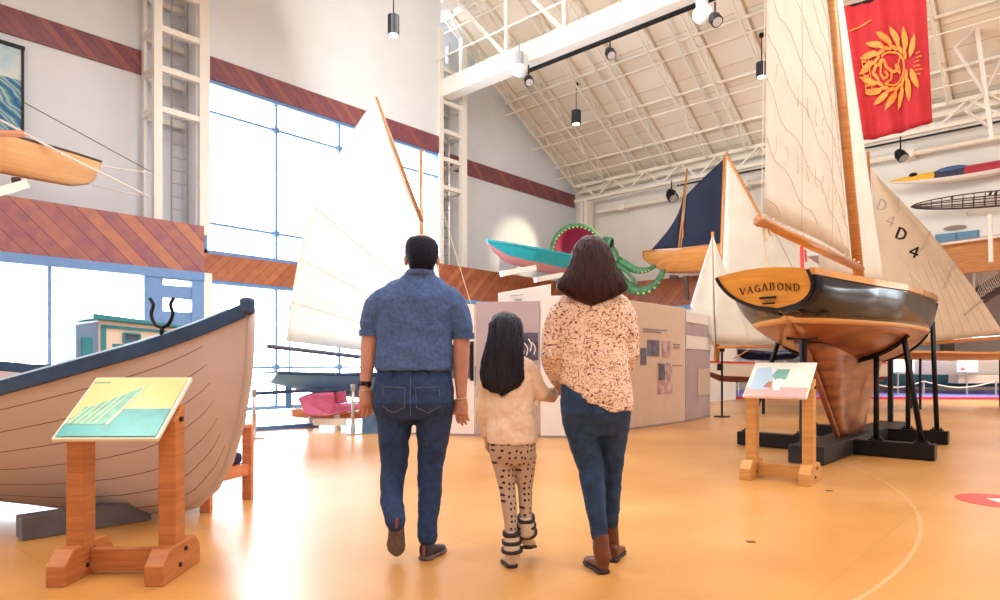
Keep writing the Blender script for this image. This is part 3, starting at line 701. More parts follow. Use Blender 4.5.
# ------------------------------------------------------------ bench behind the rowing boat
bt = thing('bench', 'orange timber bench with a dark purple cushion behind the pale rowing boat', 'bench', C(-2.15, 4.95))
M_bw = wood('bright_bench_wood', (.60, .20, .10), (.76, .32, .16), .4)
r0, r1 = C(-1.98, 5.12), C(-2.10, 4.66); back = C(-3.1, 5.45)-C(-1.98, 5.12)
for q in (r0, r1, r0+back, r1+back):
    m = MB(); m.box(q+CZ*.29, (.075, .05, .58 if q in (r0, r0+back) else .58), (CX, CY, CZ)); m.box(q+CZ*.0+CZ*.006, (.04, .04, .012), (CX, CY, CZ)); m.build('leg', M_bw, bt, bevel=.004)
for q in (r0, r0+back):
    pass
m = MB(); m.beam(r0+CZ*.235, r1+CZ*.235, .04, .09); m.beam(r0+CZ*.235+back, r1+CZ*.235+back, .04, .09); m.beam(r0+CZ*.235, r0+back+CZ*.235, .04, .09); m.beam(r1+CZ*.235, r1+back+CZ*.235, .04, .09); m.build('seat_frame', M_bw, bt, bevel=.004)
m = MB(); m.beam(r0+CZ*.575, r1+CZ*.575, .07, .03); m.beam(r0+CZ*.575+back, r1+CZ*.575+back, .07, .03); m.build('armrest', M_bw, bt, bevel=.004)
m = MB(); m.box((r0+r1+back)/2+CZ*.325, (1.1, .44, .09), (back.normalized(), V((-back.y, back.x, 0)).normalized(), CZ)); m.build('cushion', nmat('dark_purple_cushion', (.035, .03, .09), .8), bt, bevel=.03)

# ------------------------------------------------------------ gaff-rigged dinghy in front of the big window
dn = thing('sailing_dinghy', 'pale blue sailing dinghy with a tall white sail in front of the window', 'sailboat', P(280, 430, 9.8)*1.0 - CZ*P(280, 430, 9.8).z)
Dd = (P(440, 380, 12.4)-P(270, 380, 10.2)); Dd.z = 0; Dd.normalize(); Dp = V((Dd.y, -Dd.x, 0)); Do = P(270, 365, 10.2); Do.z = 0
M_lb = nmat('light_blue_dinghy_paint', (.12, .36, .72), .3, var=.05)
m, Dpt = hull(Do, Dd, Dp, 4.6, [(0, .30), (.8, .58), (1.8, .72), (2.8, .62), (3.8, .34), (4.6, .03)], [(0, .78), (.6, .62), (1.6, .48), (3, .46), (4, .55), (4.6, .9)], [(0, .93), (1.5, .88), (3, .90), (4.6, 1.02)], e=.55)
m.build('hull', M_lb, dn, smooth=True, solid=.02)
m = MB(); m.prism([Dpt(0, -1, t) for t in (1, .7, .45, .25, .1, 0)] + [Dpt(0, 1, t) for t in (.1, .25, .45, .7, 1)], -Dd*.02); m.build('transom', nmat('pale_transom_paint', (.42, .55, .70), .35), dn)
m = MB(); m.grid(lambda a, b: Dpt(.3+4.2*a, 1, 1).lerp(Dpt(.3+4.2*a, -1, 1), b)-CZ*.03, 16, 3); m.build('deck', M_lb, dn, solid=.02)
rim(Dpt, 4.6, .04, .05).build('rubbing_strake', M_blue, dn)
m = MB(); m.beam(Do+Dd*.30+CZ*.80, Do+Dd*.30+CZ*.36, .03, .10, up=Dd); m.build('rudder', M_lb, dn)
m = MB(); m.tube([Do+Dd*.32+CZ*.92, Do+Dd*.32+CZ*2.0], .014, 6); m.build('mizzen_spar', M_lb, dn)
Mb = P(421, 365, 11.9); Mb.z = .8; Mt = P(421, 150, 11.9)
m = MB(); m.tube([Mb, Mt], [.045, .03], 8); m.build('mast', M_spar, dn, smooth=True)
tk, cl = P(419, 362, 11.85), P(267, 346, 9.9); jaw, gp = P(422, 222, 11.9), P(376, 97, 11.3)
m = MB(); m.tube([P(421, 364, 11.9), cl], .035, 8); m.build('boom', nmat('dark_boom', (.10, .10, .14), .5), dn)
m = MB(); m.tube([jaw, gp], [.035, .022], 8); m.build('gaff', M_spar, dn, smooth=True)
m = MB(); f_ = sail(m, tk+CZ*.08, cl+CZ*.08+Dd*.3, gp, .12, 18, throat=jaw-CZ*.02, leech=.35); ms = m.build('mainsail', M_sailW, dn, smooth=True, solid=.004)
m = MB()
for k in (.14, .3, .5): m.tube([f_(j/12, k) - CY*.01 for j in range(13)], .004, 4)
m.build('sail_seams', nmat('sail_seam_thread', (.5,)*3), ms)
m = MB(); sail(m, P(462, 372, 13.2), P(424, 350, 11.9), P(421, 200, 11.9), .05, 12); m.build('jib', M_sailW, dn, smooth=True, solid=.004)
m = MB(); m.tube([P(424, 150, 11.9), Dpt(4.5, 1, 1)], .006, 4); m.tube([P(421, 160, 11.9), Dpt(3, 1, 1)], .006, 4); m.build('rigging', M_rope, dn)
st = thing('dinghy_trestle', 'low white trestle stand under the pale blue dinghy', 'boat stand', Do+Dd*1.6)
for s_ in (.9, 3.1):
    m = MB(); c = Do+Dd*s_
    m.beam(c-Dp*.5+CZ*.37, c+Dp*.5+CZ*.37, .08, .08); m.build('cross_piece', M_white, st)
    for sg in (-1, 1): m = MB(); m.beam(c+Dp*.45*sg+CZ*.35, c+Dp*.5*sg, .07, .07); m.build('leg', M_white, st)
# orange kayak and pink tender on the floor under it
def small_boat(name, label, cat, a, b, hbm, z0, z1, mat_, mat2, ups=.06, group=None, transom=False, e=.5):
    a, b = V(a), V(b); d = (b-a); d.z = 0; L = d.length; d.normalize(); p = V((d.y, -d.x, 0)); o = V((a.x, a.y, 0))
    t = thing(name, label, cat, o, 0, group)
    e0 = .75*hbm if transom else .02
    m, pt = hull(o, d, p, L, [(0, e0), (L*.2, hbm*.75), (L*.45, hbm), (L*.75, hbm*.7), (L, .02)], [(0, z0+.0 if transom else z0+(z1-z0)*.55), (L*.2, z0+.02), (L*.6, z0), (L*.9, z0+.05), (L, z0+(z1-z0)*.6)], [(0, z1+ups*.5), (L*.5, z1-.02), (L, z1+ups)], e=e, ns=24)
    m.build('hull', mat_, t, smooth=True, solid=.015)
    if transom:
        m = MB(); m.prism([pt(0, -1, q) for q in (1, .7, .4, .15, 0)] + [pt(0, 1, q) for q in (.15, .4, .7, 1)], d*-.02); m.build('transom', mat_, t)
    rim(pt, L, .035, .045, ns=24).build('gunwale', mat2, t)
    return t, pt, L, d, p
M_or = nmat('orange_paint', (.80, .30, .12), .35); M_pk = nmat('magenta_paint', (.52, .10, .22), .35, var=.1)
t, pt, L, d, p = small_boat('kayak', 'low orange kayak lying on the floor under the magenta dinghy', 'kayak', P(292, 419, 11.1), P(400, 416, 11.9), .3, .10, .24, M_or, M_or)
m = MB(); m.grid(lambda a, b: pt(.05+(L-.1)*a, 1, 1).lerp(pt(.05+(L-.1)*a, -1, 1), b)+CZ*.05*math.sin(PI*b), 16, 5); m.build('deck', M_or, t, solid=.01)
t = thing('upturned_tender', 'magenta tender tipped on its side under the pale blue dinghy', 'boat', P(330, 430, 10.3)-CZ*P(330, 430, 10.3).z)
m = MB(); q = [P(297, 398, 10.2), P(313, 393, 10.25), P(334, 392, 10.3), P(336, 404, 10.3), P(362, 404, 10.5), P(362, 409, 10.5), P(328, 416, 10.2), P(306, 416, 10.1)]
m.prism(q, CY*.5-CX*.1); m.build('hull', M_pk, t, bevel=.05)
m = MB(); m.beam(P(334, 393, 10.4), P(336, 404, 10.4), .6, .03); m.build('thwart', M_pk, t)
m = MB(); m.box(P(330, 422, 10.35), (.5, .12, .10), (CX, CY, CZ)); m.build('chock', M_white, t)

# rope-barrier posts with dark belt
def stanchion(px, d, zt, label, mat_=None):
    o = C((px-500)/F*d, d, 0); t = thing('barrier_post', label, 'barrier post', o)
    m = MB(); m.tube([o+CZ*.015, o+CZ*zt], .028, 10); m.build('pole', mat_ or M_chrome, t, smooth=True)
    m = MB(); m.tube([o, o+CZ*.02], .15, 20); m.build('base', mat_ or M_chrome, t)
    m = MB(); m.tube([o+CZ*(zt-.1), o+CZ*zt], .036, 10); m.build('belt_head', mat_ or M_chrome, t)
    return o
pa = stanchion(254, 9.35, .70, 'short metal barrier post right of the pale rowing boat')
pb = stanchion(353, 9.9, .76, 'short metal barrier post just left of the man')
m = MB(); m.beam(pa+CZ*.64, pb+CZ*.70, .008, .05); tag(m.build('barrier_belt', M_blue), 'dark blue belt stretched between the two metal barrier posts', 'barrier belt')

# ------------------------------------------------------------ exhibit booth of fabric panels
M_pan = nmat('blush_panel_fabric', (.76, .60, .50), .8, var=.03); M_lav = nmat('lavender_grey_panel_fabric', (.46, .38, .42), .85, var=.08, scale=2)
M_wp = nmat('white_panel_board', (.84, .80, .78), .6); M_ph = nmat('dark_photo_print', (.10, .09, .16), .4, var=.6, scale=9); M_pr = nmat('pink_photo_print', (.60, .28, .26), .4, var=.5, scale=8, double=(.8, .6, .6))
M_ink = nmat('grey_print', (.32, .26, .28), .6)
c0 = C(.964, 9.38); A1 = C(-1.86, 9.95); dA = (A1-c0); dB = W(1, 0)
def panel(a, d, l0, l1, z0, z1, mat_, label, th=.05, name='exhibit_screen', group=None):
    d = d.normalized(); n = V((d.y, -d.x, 0)); t = thing(name, label, 'display panel', a+d*l0, 0, group)
    m = MB(); m.prism([a+d*l0+CZ*z0, a+d*l1+CZ*z0, a+d*l1+CZ*z1, a+d*l0+CZ*z1], n*th); m.build('panel', mat_, t, bevel=.006)
    m = MB(); m.prism([a+d*l0+CZ*0, a+d*l1+CZ*0, a+d*l1+CZ*.03, a+d*l0+CZ*.03], n*th*1.02); m.build('floor_rail', M_ink, t)
    return t, a, d, n
# face towards the camera, left of the corner
t, a, d, n = panel(c0, dA, 0, .38, .02, 2.05, M_wp, 'narrow white fabric panel at the booth corner behind the woman')
t, a, d, n = panel(c0, dA, .40, 1.35, .02, 1.98, M_lav, 'lavender display panel with a dark wave print between the girl and the woman')
sgn = -1 if (n.dot(-CY) < 0) else 1
def onp(a, d, l, z, out=.03): return a + d*l + CZ*z + (n if n.dot(-CY) > 0 else -n)*out
def stick(t, name, a, d, l0, l1, z0, z1, mat_, out=.0, th=.01):
    nn = V((d.y, -d.x, 0)); nn = nn if nn.dot(-CY) > 0 else -nn; base = .055 if nn.dot(V((d.y, -d.x, 0))) > 0 else .0
    m = MB(); m.prism([a+d*l+CZ*z+nn*(base+out) for l, z in ((l0, z0), (l1, z0), (l1, z1), (l0, z1))], nn*th); return m.build(name, mat_, t)
stick(t, 'printed_picture', a, d, .42, .98, 1.12, 1.52, M_ph)
stick(t, 'text_card', a, d, .42, .65, .45, .78, nmat('beige_card', (.60, .50, .40), .7))
m = MB(); nn = (n if n.dot(-CY) > 0 else -n)
for k in range(9): q = a+d*(.47+.055*k)+CZ*(1.2+.05*math.sin(k*1.7))+nn*.072; m.tube(bez([q, q+CZ*.1-d*.02, q+CZ*.18+d*.03], 6), .008, 4)
m.build('wave_strokes', M_wp, t)
t, a, d, n = panel(c0, dA, 1.37, 2.88, .02, 1.95, M_wp, 'white display panel with a dark picture between the man and the girl')
stick(t, 'printed_picture', a, d, 1.40, 1.85, .85, 1.35, M_ph); stick(t, 'picture_frame', a, d, 1.38, 1.43, .82, 1.40, M_black, .0, .02)
stick(t, 'text_lines', a, d, 1.6, 1.8, 1.5, 1.53, M_ink); stick(t, 'text_lines', a, d, 1.9, 2.05, 1.5, 1.52, M_ink)
# stepped white header box
hx = thing('header_box', 'white box header with faint writing on top of the booth behind the girl', 'sign', P(498, 300, 9.75))
m = MB(); m.prism([P(498, 312, 9.75), P(551, 309, 9.6), P(551, 284, 9.6), P(498, 293, 9.75)], CY*.35); m.build('box', M_wp, hx, bevel=.006)
m = MB(); m.beam(P(515, 300, 9.68), P(522, 299.5, 9.66), .01, .02); m.beam(P(510, 296, 9.69), P(524, 294.5, 9.65), .008, .008); m.build('faint_writing', M_ink, hx)
# long photo wall running back
t, a, d, n = panel(c0, dB, 0, .92, .02, 2.08, M_pan, 'blush fabric panel behind the woman')
t, a, d, n = panel(c0, dB, .94, 3.6, .02, 2.10, M_pan, 'blush photo wall with five small photographs right of the woman')
def at_l(px):                                       # distance along the wall seen at image column px
    r = (px-500)/F; ca = V((.964, 9.38)); da = V((.670, .742)); return (r*ca.y-ca.x)/(da.x-r*da.y)
def zz(px, py): l = at_l(px); return EYE-(py-HZ)/F*(9.38+.742*l)
for (x0, x1, y0, y1, mt) in ((637.5, 643, 348, 365, M_ph), (644.5, 656, 340, 356, M_ph), (659, 667.5, 341, 357, M_pr), (655, 669, 363, 394, M_pr)):
    stick(t, 'photograph', a, d, at_l(x0), at_l(x1), zz(x0, y1), zz(x0, y0), mt)
stick(t, 'photograph', a, d, at_l(655.5), at_l(661), zz(655, 380), zz(655, 364), M_ph, .012)
for (x0, x1, y) in ((640, 664, 329.5), (640, 658, 332), (670, 677, 345), (670, 677, 348), (670, 679, 366)):
    stick(t, 'caption_lines', a, d, at_l(x0), at_l(x1), zz(x0, y), zz(x0, y)+.02, M_ink)
a2 = c0 + dB*3.62; dC = (P(708, 365, 13.6)-P(684, 365, 12.3)); dC.z = 0
lC = dC.length
t, a, d, n = panel(a2, dC, 0, lC, .02, 2.05, M_lav, 'lavender fabric panel at the right end of the photo wall')
stick(t, 'white_banner', a, d, .0, lC, 1.35, 1.6, M_wp); stick(t, 'beige_card', a, d, lC*.45, lC*.95, .45, .98, nmat('beige_card', (.6, .5, .4)))
stick(t, 'header_strip', a, d, 0, lC, 1.85, 2.05, M_wp)
m = MB(); m.box(P(373, 424, 10.1), (.28, .3, .34), (CX, CY, CZ)); tag(m.build('display_plinth', nmat('blue_plinth', (.08, .16, .32), .6, var=.3), bevel=.01), 'small blue plinth on the floor just behind the man', 'plinth')

# ------------------------------------------------------------ red banner with a gold wreath
bn = thing('hanging_banner', 'long red cloth banner with a gold leaf wreath hanging below the roof', 'banner', P(885, 60, 10.7))
M_red = sail_mat('red_banner_cloth', (.52, .02, .03), .3, .1); M_gold = nmat('gold_print', (.72, .19, .012), .6)
bA, bB, bC_, bD_ = P(842, 8, 11.0), P(925, -14, 10.2), P(932, 122, 10.3), P(863, 141, 10.95)
bN = -((bB-bA).cross(bD_-bA)).normalized()
if bN.dot(C(0, -1, 0)) < 0: bN = -bN
def bfn(a, b, out=0):
    q = bA.lerp(bB, a).lerp(bD_.lerp(bC_, a), b); q = q + (bB-bA)*(.05*math.sin(PI*b)*(1-a)*0)
    return q + bN*(out + .035*math.sin(a*17+b*1.5)*(.5+.5*b) + .02*math.sin(a*31)) + CZ*(.03*math.sin(a*PI)*b*-1)
m = MB(); m.grid(bfn, 60, 24); m.build('banner_cloth', M_red, bn, smooth=True, solid=.006)
m = MB(); m.tube([bA-(bB-bA)*.04, bB+(bB-bA)*.04], .02, 8); m.build('top_rod', M_black, bn)
def leafshape(cx, cy, ang, L, w, m):
    pts = [(0, 0), (.2, .5), (.45, .62), (.75, .4), (1, 0), (.75, -.38), (.4, -.5), (.15, -.35)]; q = []
    for (x, y) in pts: q.append((cx + (x*L*math.cos(ang) - y*w*math.sin(ang)), cy + (x*L*math.sin(ang) + y*w*math.cos(ang))))
    vs = [bfn(x/1.10, y/1.55, .03) for x, y in q]; m.add(vs, [tuple(range(len(vs)))])
m = MB(); cx, cy, R_ = .58, .82, .30                     # banner taken 1.10 wide, 1.55 tall
for k in range(14):
    a = (.22 + .40*(k % 7))*(1 if k < 7 else -1)
    m_ = a + (.75 if a > 0 else -.75) + (PI if 0 else 0)
    x, y = cx + R_*math.cos(a)*.95, cy + R_*math.sin(a)
    dirn = a + (1.0 if a > 0 else -1.0)
    leafshape(cx+.92*R_*math.cos(a), cy+.92*R_*math.sin(a), dirn, .27, .075, m); leafshape(cx+.72*R_*math.cos(a), cy+.72*R_*math.sin(a), a+(1.45 if a > 0 else -1.45), .17, .042, m)
def strip(pts, w, m):
    for (x0, y0), (x1, y1) in zip(pts, pts[1:]):
        dx, dy = x1-x0, y1-y0; L = math.hypot(dx, dy) or 1; nx, ny = -dy/L*w/2, dx/L*w/2
        m.add([bfn((x0+nx)/1.1, (y0+ny)/1.55, .03), bfn((x1+nx)/1.1, (y1+ny)/1.55, .03), bfn((x1-nx)/1.1, (y1-ny)/1.55, .03), bfn((x0-nx)/1.1, (y0-ny)/1.55, .03)], [(0, 1, 2, 3)])
strip([(cx+R_*.62*math.cos(-2.2+4.4*k/24), cy+R_*.62*math.sin(-2.2+4.4*k/24)) for k in range(25)], .022, m)
# small beast figure in the middle
strip([(.40, .76), (.45, .70), (.50, .72), (.52, .80), (.60, .86), (.66, .84), (.64, .78)], .035, m); strip([(.46, .72), (.42, .84), (.46, .92), (.53, .90), (.50, .84)], .026, m); strip([(.58, .85), (.56, .94), (.50, .97)], .022, m); strip([(.64, .84), (.70, .90), (.68, .78), (.72, .72)], .018, m)
for k in range(7):
    strip([(.17+.004*(k % 2), .66+.055*k), (.24, .67+.055*k)], .02, m)
strip([(.17, .62), (.165, 1.04)], .012, m); strip([(.27, .62), (.265, 1.04)], .01, m)
strip([(.06, .30), (.2, .27), (.38, .22)], .014, m)
for k in range(6): strip([(.92+.02*math.cos(k), .74+.045*k), (.99+.02*math.sin(k*2), .72+.05*k)], .012, m)
m.build('wreath_emblem', M_gold, bn, solid=.003)
for q in (bA, bB):
    m = MB(); m.tube([q, V((q.x, q.y, roofz(q.x)-.15))], .008, 4); m.build('cord', M_rope, bn)

# ------------------------------------------------------------ hanging lamps
def pendant(px, py0, py1, d, label, group=None):
    top = P(px, py0, d); bot = P(px, py1, d); r = .5*(11/652)*d if d > 12 else .09; r = (.145 if d > 17 else .13) if d > 12 else .10
    t = thing('pendant_lamp', label, 'lamp', V((bot.x, bot.y, bot.z)), 0, group)
    m = MB(); m.tube([top, bot], r, 18); m.build('lamp_shade', nmat('black_lamp_shade', (.02, .028, .045), .35), t, smooth=False)
    m = MB(); m.tube([bot-CZ*.012, bot+CZ*.01], r*.72, 16); m.build('lamp_lens', nmat('lit_lamp_lens', (.9, .85, .75), .4, emit=((1, .88, .7), 6)), t)
    rz_ = (roofz(top.x) if top.x < U0 else 7)-.02
    m = MB(); m.tube([top, V((top.x, top.y, rz_))], .012, 5); m.build('cable', M_black, t)
    m = MB(); m.tube([V((top.x, top.y, rz_-.08)), V((top.x, top.y, rz_))], .06, 10); m.build('ceiling_rose', M_black, t)
    return t
pendant(393.5, 16, 35, 11.2, 'black cylindrical pendant lamp in front of the white wall above the window')
pendant(576.2, 111, 124, 19.4, 'black cylindrical pendant lamp below the beige roof, above the navy sail side of the hall')
pendant(761.5, 63, 77, 16.1, 'black cylindrical pendant lamp just left of the cream mainsail')
M_gl = nmat('pale_grey_lamp_can', (.42, .44, .50), .4)
for (px, py, d, lb) in ((519, 62, 15.7, 'left pale grey flood lamp clamped under the big white beam'), (702, 4, 11.9, 'right pale grey flood lamp clamped under the big white beam')):
    c = P(px, py, d); t = thing('flood_lamp', lb, 'lamp', c)
    m = MB(); m.tube([c+CZ*.22, c-CZ*.1], .11, 16); m.build('lamp_can', M_gl, t)
    m = MB(); m.ball(c-CZ*.2+CX*.02, (.19, .19, .16), 16, 10); m.build('globe', nmat('white_lamp_globe', (.82, .84, .9), .3), t, smooth=True)
    m = MB(); m.tube([c+CZ*.26, c+CZ*.42], .03, 6); m.build('bracket', M_gl, t)
def spot(px, py, d, label, r=.11, up=.35, name='track_spotlight'):
    c = P(px, py, d); t = thing(name, label, 'lamp', c)
    ax = (-CY*.6 - CZ*.8 + CX*.2).normalized()
    m = MB(); m.tube([c-ax*r*1.1, c-ax*r*.2, c+ax*r], [r*.6, r, r], 14); m.build('lamp_head', M_black, t, smooth=False)
    m = MB(); m.tube([c+ax*r*.9, c+ax*r*1.08], r*.8, 14); m.build('lamp_lens', nmat('unlit_lens', (.45, .45, .5), .15), t)
    m = MB(); m.tube([c, c+CZ*up], .018, 6); m.build('yoke', M_black, t)
spot(528.5, 80, 15.3, 'black spotlight beside the left pale grey flood lamp'); spot(610, 53, 13.9, 'black spotlight on the track at the middle of the white beam', up=.3); spot(715, 19, 11.7, 'black spotlight beside the right pale grey flood lamp', up=.3)
spot(671.5, 195, 20.3, 'black spotlight on the far track above the navy sail', .17, .45); spot(900.5, 155, 16.0, 'round black spotlight on the far track above the yellow kayak', .13, .45)

# ------------------------------------------------------------ boats on the far wall
M_yel = nmat('yellow_kayak_paint', (.80, .46, .03), .3); M_kred = nmat('red_kayak_paint', (.42, .03, .06), .3); M_kblk = nmat('black_blue_kayak_paint', (.03, .035, .08), .3)
ka, kb = P(888, 182, 16.6), P(1075, 150, 14.6); kd = (kb-ka).normalized(); kn = kd.cross(CZ).normalized()
t = thing('kayak', 'yellow, black and red kayak hung on the far wall right of the sails', 'kayak', ka)
def kay(f): return .30*math.sin(PI*min(1, max(0, f)))**.6
def ellips_(c, r, n=16, mm=10):
    vs = [c + r[0]*(math.sin(PI*i/mm)*math.cos(2*PI*k/n)) + r[1]*(math.sin(PI*i/mm)*math.sin(2*PI*k/n)) - r[2]*math.cos(PI*i/mm) for i in range(mm+1) for k in range(n)]
    return vs, [(i*n+k, i*n+(k+1) % n, (i+1)*n+(k+1) % n, (i+1)*n+k) for i in range(mm) for k in range(n)]
rings = []; m = MB(); N_ = 48
vs = []
for i in range(N_+1):
    f = i/N_; c = ka.lerp(kb, f) - CZ*(.08*math.sin(PI*f)); r = max(.012, kay(f)*.62)
    rings.append([c + kn*r*math.cos(2*PI*k/14) + CZ*r*.95*math.sin(2*PI*k/14)*(1.15 if math.sin(2*PI*k/14) < 0 else .8) for k in range(14)])
for i in range(N_):
    f = i/N_; mi = 0 if f < .27 else (1 if f < .42 else 2)
    for k in range(14):
        mm = mi
        if math.sin(2*PI*(k+.5)/14) < -.55: mm = 3
        m.add([rings[i][k], rings[i][(k+1) % 14], rings[i+1][(k+1) % 14], rings[i+1][k]], [(0, 1, 2, 3)], mm)
m.build('hull', [M_yel, M_kblk, M_kred, M_wp], t, smooth=True)
m = MB(); cc = ka.lerp(kb, .15)+CZ*.05; m.add(*ellips_(cc, (kd*.10, kn*.13, CZ*.07))); m.build('hatch', M_black, t, smooth=True)
m = MB(); cc = ka.lerp(kb, .37)+CZ*.02; m.add(*ellips_(cc, (kd*.36, kn*.19, CZ*.10))); m.build('cockpit', nmat('blue_print', (.05, .12, .3), .3), t, smooth=True)
t = thing('skin_boat_frame', 'dark open wooden boat frame hung below the yellow kayak', 'boat frame', P(912, 205, 16.3))
fa, fb = P(911, 207, 16.3), P(1080, 192, 14.4)
def fr(f, s, u): r = .30*math.sin(PI*min(1, f*1.0))**.55+.01; return fa.lerp(fb, f) + kn*(s*r*.8) + CZ*(u*r*.95)
M_drk = nmat('dark_brown_wood', (.07, .035, .025), .6)
m = MB()
for s, u in ((-1, .5), (1, .5), (-.8, 0), (.8, 0), (0, -.55), (-.5, -.4), (.5, -.4)): m.tube([fr(i/30, s, u) for i in range(31)], .017, 4)
for i in range(2, 29, 2): m.tube([fr(i/30, s, u) for s, u in ((-1, .5), (-.8, 0), (-.5, -.4), (0, -.55), (.5, -.4), (.8, 0), (1, .5))], .012, 4)
for i in (8, 15, 16, 22): m.beam(fr(i/30, -1, .5), fr(i/30, 1, .5), .05, .03)
m.build('frame_ribs', M_drk, t)
for f in (.35, .8):
    m = MB(); q = fa.lerp(fb, f); m.beam(V((q.x, q.y, q.z-.22)), V((U0, q.y, q.z-.22)), .04, .04); m.build('wall_bracket', M_cream, t)
# round speaker and wall things
t = thing('wall_hatch', 'dark oval vent on the far wall below the boat frame', 'vent', P(955, 228, 16.0))
m = MB(); c = P(955, 228, 16.2); c.x = U0-.03; m.grid(lambda a, b: c + V((0, .24*a*math.cos(2*PI*b), .06*a*math.sin(2*PI*b))), 3, 20); m.build('vent_cover', nmat('grey_brown_vent', (.28, .22, .19), .7), t, solid=.03)
for px in (870,):
    pass
# balcony front, blue panel, stair with mesh railing
t = thing('balcony', 'orange wooden balcony front at the far right', 'balcony', P(985, 270, 15.8))
def atu(px, u):                                      # depth at which the plane u=const is seen at column px
    return u/(SU*((px-500)/F) + CU)
d0, d1 = atu(946, U0-.3), atu(1090, U0-.3)
m = MB(); m.prism([P(930, 244, atu(930, U0-.3)), P(1090, 222, d1), P(1090, 262, d1), P(930, 276, atu(930, U0-.3))], V((.12, 0, 0))); m.build('front_boards', wood('balcony_boards', (.40, .14, .03), (.56, .24, .06), .4, 3, (1, 1, 10)), t)
m = MB(); m.tube([P(930, 246, atu(930, U0-.45)), P(1090, 224, atu(1090, U0-.45))], .03, 6); m.build('top_rail', M_white, t)
m = MB(); m.tube([P(991, 262, 14.6), P(990, 214, 14.6)], .045, 8); t = tag(m.build('steel_pole', M_cream), 'cream pole standing in front of the orange balcony', 'pole')
m = MB(); c = P(957, 238, atu(957, U0-.1)); m.box(V((U0-.08, c.y, c.z)), (.08, .9, .28), None)
bx = MB(); bp_ = [V((U0-.14, c.y + dy, c.z)) for dy in (-.22, .22)]
t = thing('wall_cabinet', 'blue two-door cabinet on the far wall above the orange balcony', 'cabinet', V((U0-.08, c.y, c.z)))
m.build('body', nmat('blue_cabinet_paint', (.10, .25, .40), .5), t, bevel=.01)
for q in bp_: m = MB(); m.box(q, (.03, .40, .24)); m.build('door', nmat('blue_cabinet_paint', (.1, .25, .4)), t, bevel=.006)
st = thing('staircase', 'steep stair with white mesh railing at the far right edge', 'staircase', P(990, 330, 16.2))
sA, sB = P(974, 304, 16.6), P(1062, 250, 15.4)
m = MB(); m.beam(sA-CZ*.05, sB-CZ*.05, .06, .16); m.build('stringer', M_drk, st)
m = MB(); m.beam(sA-CZ*.05+CY*1.0, sB-CZ*.05+CY*1.0, .06, .16)
for k in range(11): q = sA.lerp(sB, k/11)+CZ*0; m.box(q+CY*.5-CZ*.06, (.30, 1.0, .03), (CX, CY, CZ))
m.build('steps', M_drk, st)
m = MB(); up = CZ*.8
m.beam(sA+up, sB+up, .05, .05); m.build('handrail', wood('rail_wood', (.40, .15, .07), (.5, .2, .1)), st)
m = MB()
for k in (0, .34, .68, 1): q = sA.lerp(sB, k); m.tube([q, q+up*1.12], .025, 6)
m.build('baluster', M_white, st)
m = MB(); L = (sB-sA)
for k in range(-6, 40):
    a0, a1 = k/34, k/34+.16
    for (p, q) in (((a0, 0), (a1, 1)), ((a1, 0), (a0, 1))):
        if p[0] < 0 or q[0] < 0 or p[0] > 1 or q[0] > 1: continue
        m.tube([sA+L*p[0]+up*(.06+.9*p[1]), sA+L*q[0]+up*(.06+.9*q[1])], .007, 4)
m.build('mesh_railing', M_white, st)

# ------------------------------------------------------------ blue and red platform with the boats on it
m = MB(); pf = [C(7.0, 20.2), C(19.5, 19.6), C(19.5, 25.0), C(8.9, 25.0)]
m.prism([p+CZ*0 for p in pf], (0, 0, .09)); t = thing('display_platform', 'low blue carpeted platform with a red front edge along the back of the hall', 'platform', C(10, 20))
m.build('platform_deck', nmat('lavender_blue_carpet', (.30, .32, .85), .9), t)
m = MB(); m.prism([pf[0]-CY*.04, pf[1]-CY*.04, pf[1], pf[0]], (0, 0, .075)); m.build('front_edge', nmat('red_edge_paint', (.55, .03, .05), .5), t)
posts = []
for px, d in ((738, 21.4), (765, 21.3), (800, 21), (867, 20.6), (923.5, 20.4), (996, 20.2)):
    o = C((px-500)/F*d, d, .09); posts.append(o); t = thing('rope_post', 'short grey rope barrier post on the blue platform', 'barrier post', o, 0, 'rope barrier posts on the blue platform')
    m = MB(); m.tube([o, o+CZ*.48], .03, 8); m.build('pole', M_chrome, t); m = MB(); m.tube([o, o+CZ*.015], .12, 14); m.build('base', M_chrome, t)
for a, b in zip(posts, posts[1:]):
    m = MB(); m.tube([a.lerp(b, k/12)+CZ*(.46-.20*math.sin(PI*k/12)) for k in range(13)], .02, 5); tag(m.build('barrier_rope', M_rope), 'pale rope sagging between the short grey posts on the blue platform', 'rope', 'barrier ropes on the blue platform')
M_gh = nmat('pale_grey_hull', (.55, .50, .45), .5); M_green = nmat('dark_green_bottom_paint', (.03, .10, .075), .4); M_brn = nmat('brown_gunwale', (.38, .14, .05), .4)
M_wh = nmat('white_hull', (.80, .78, .74), .4)
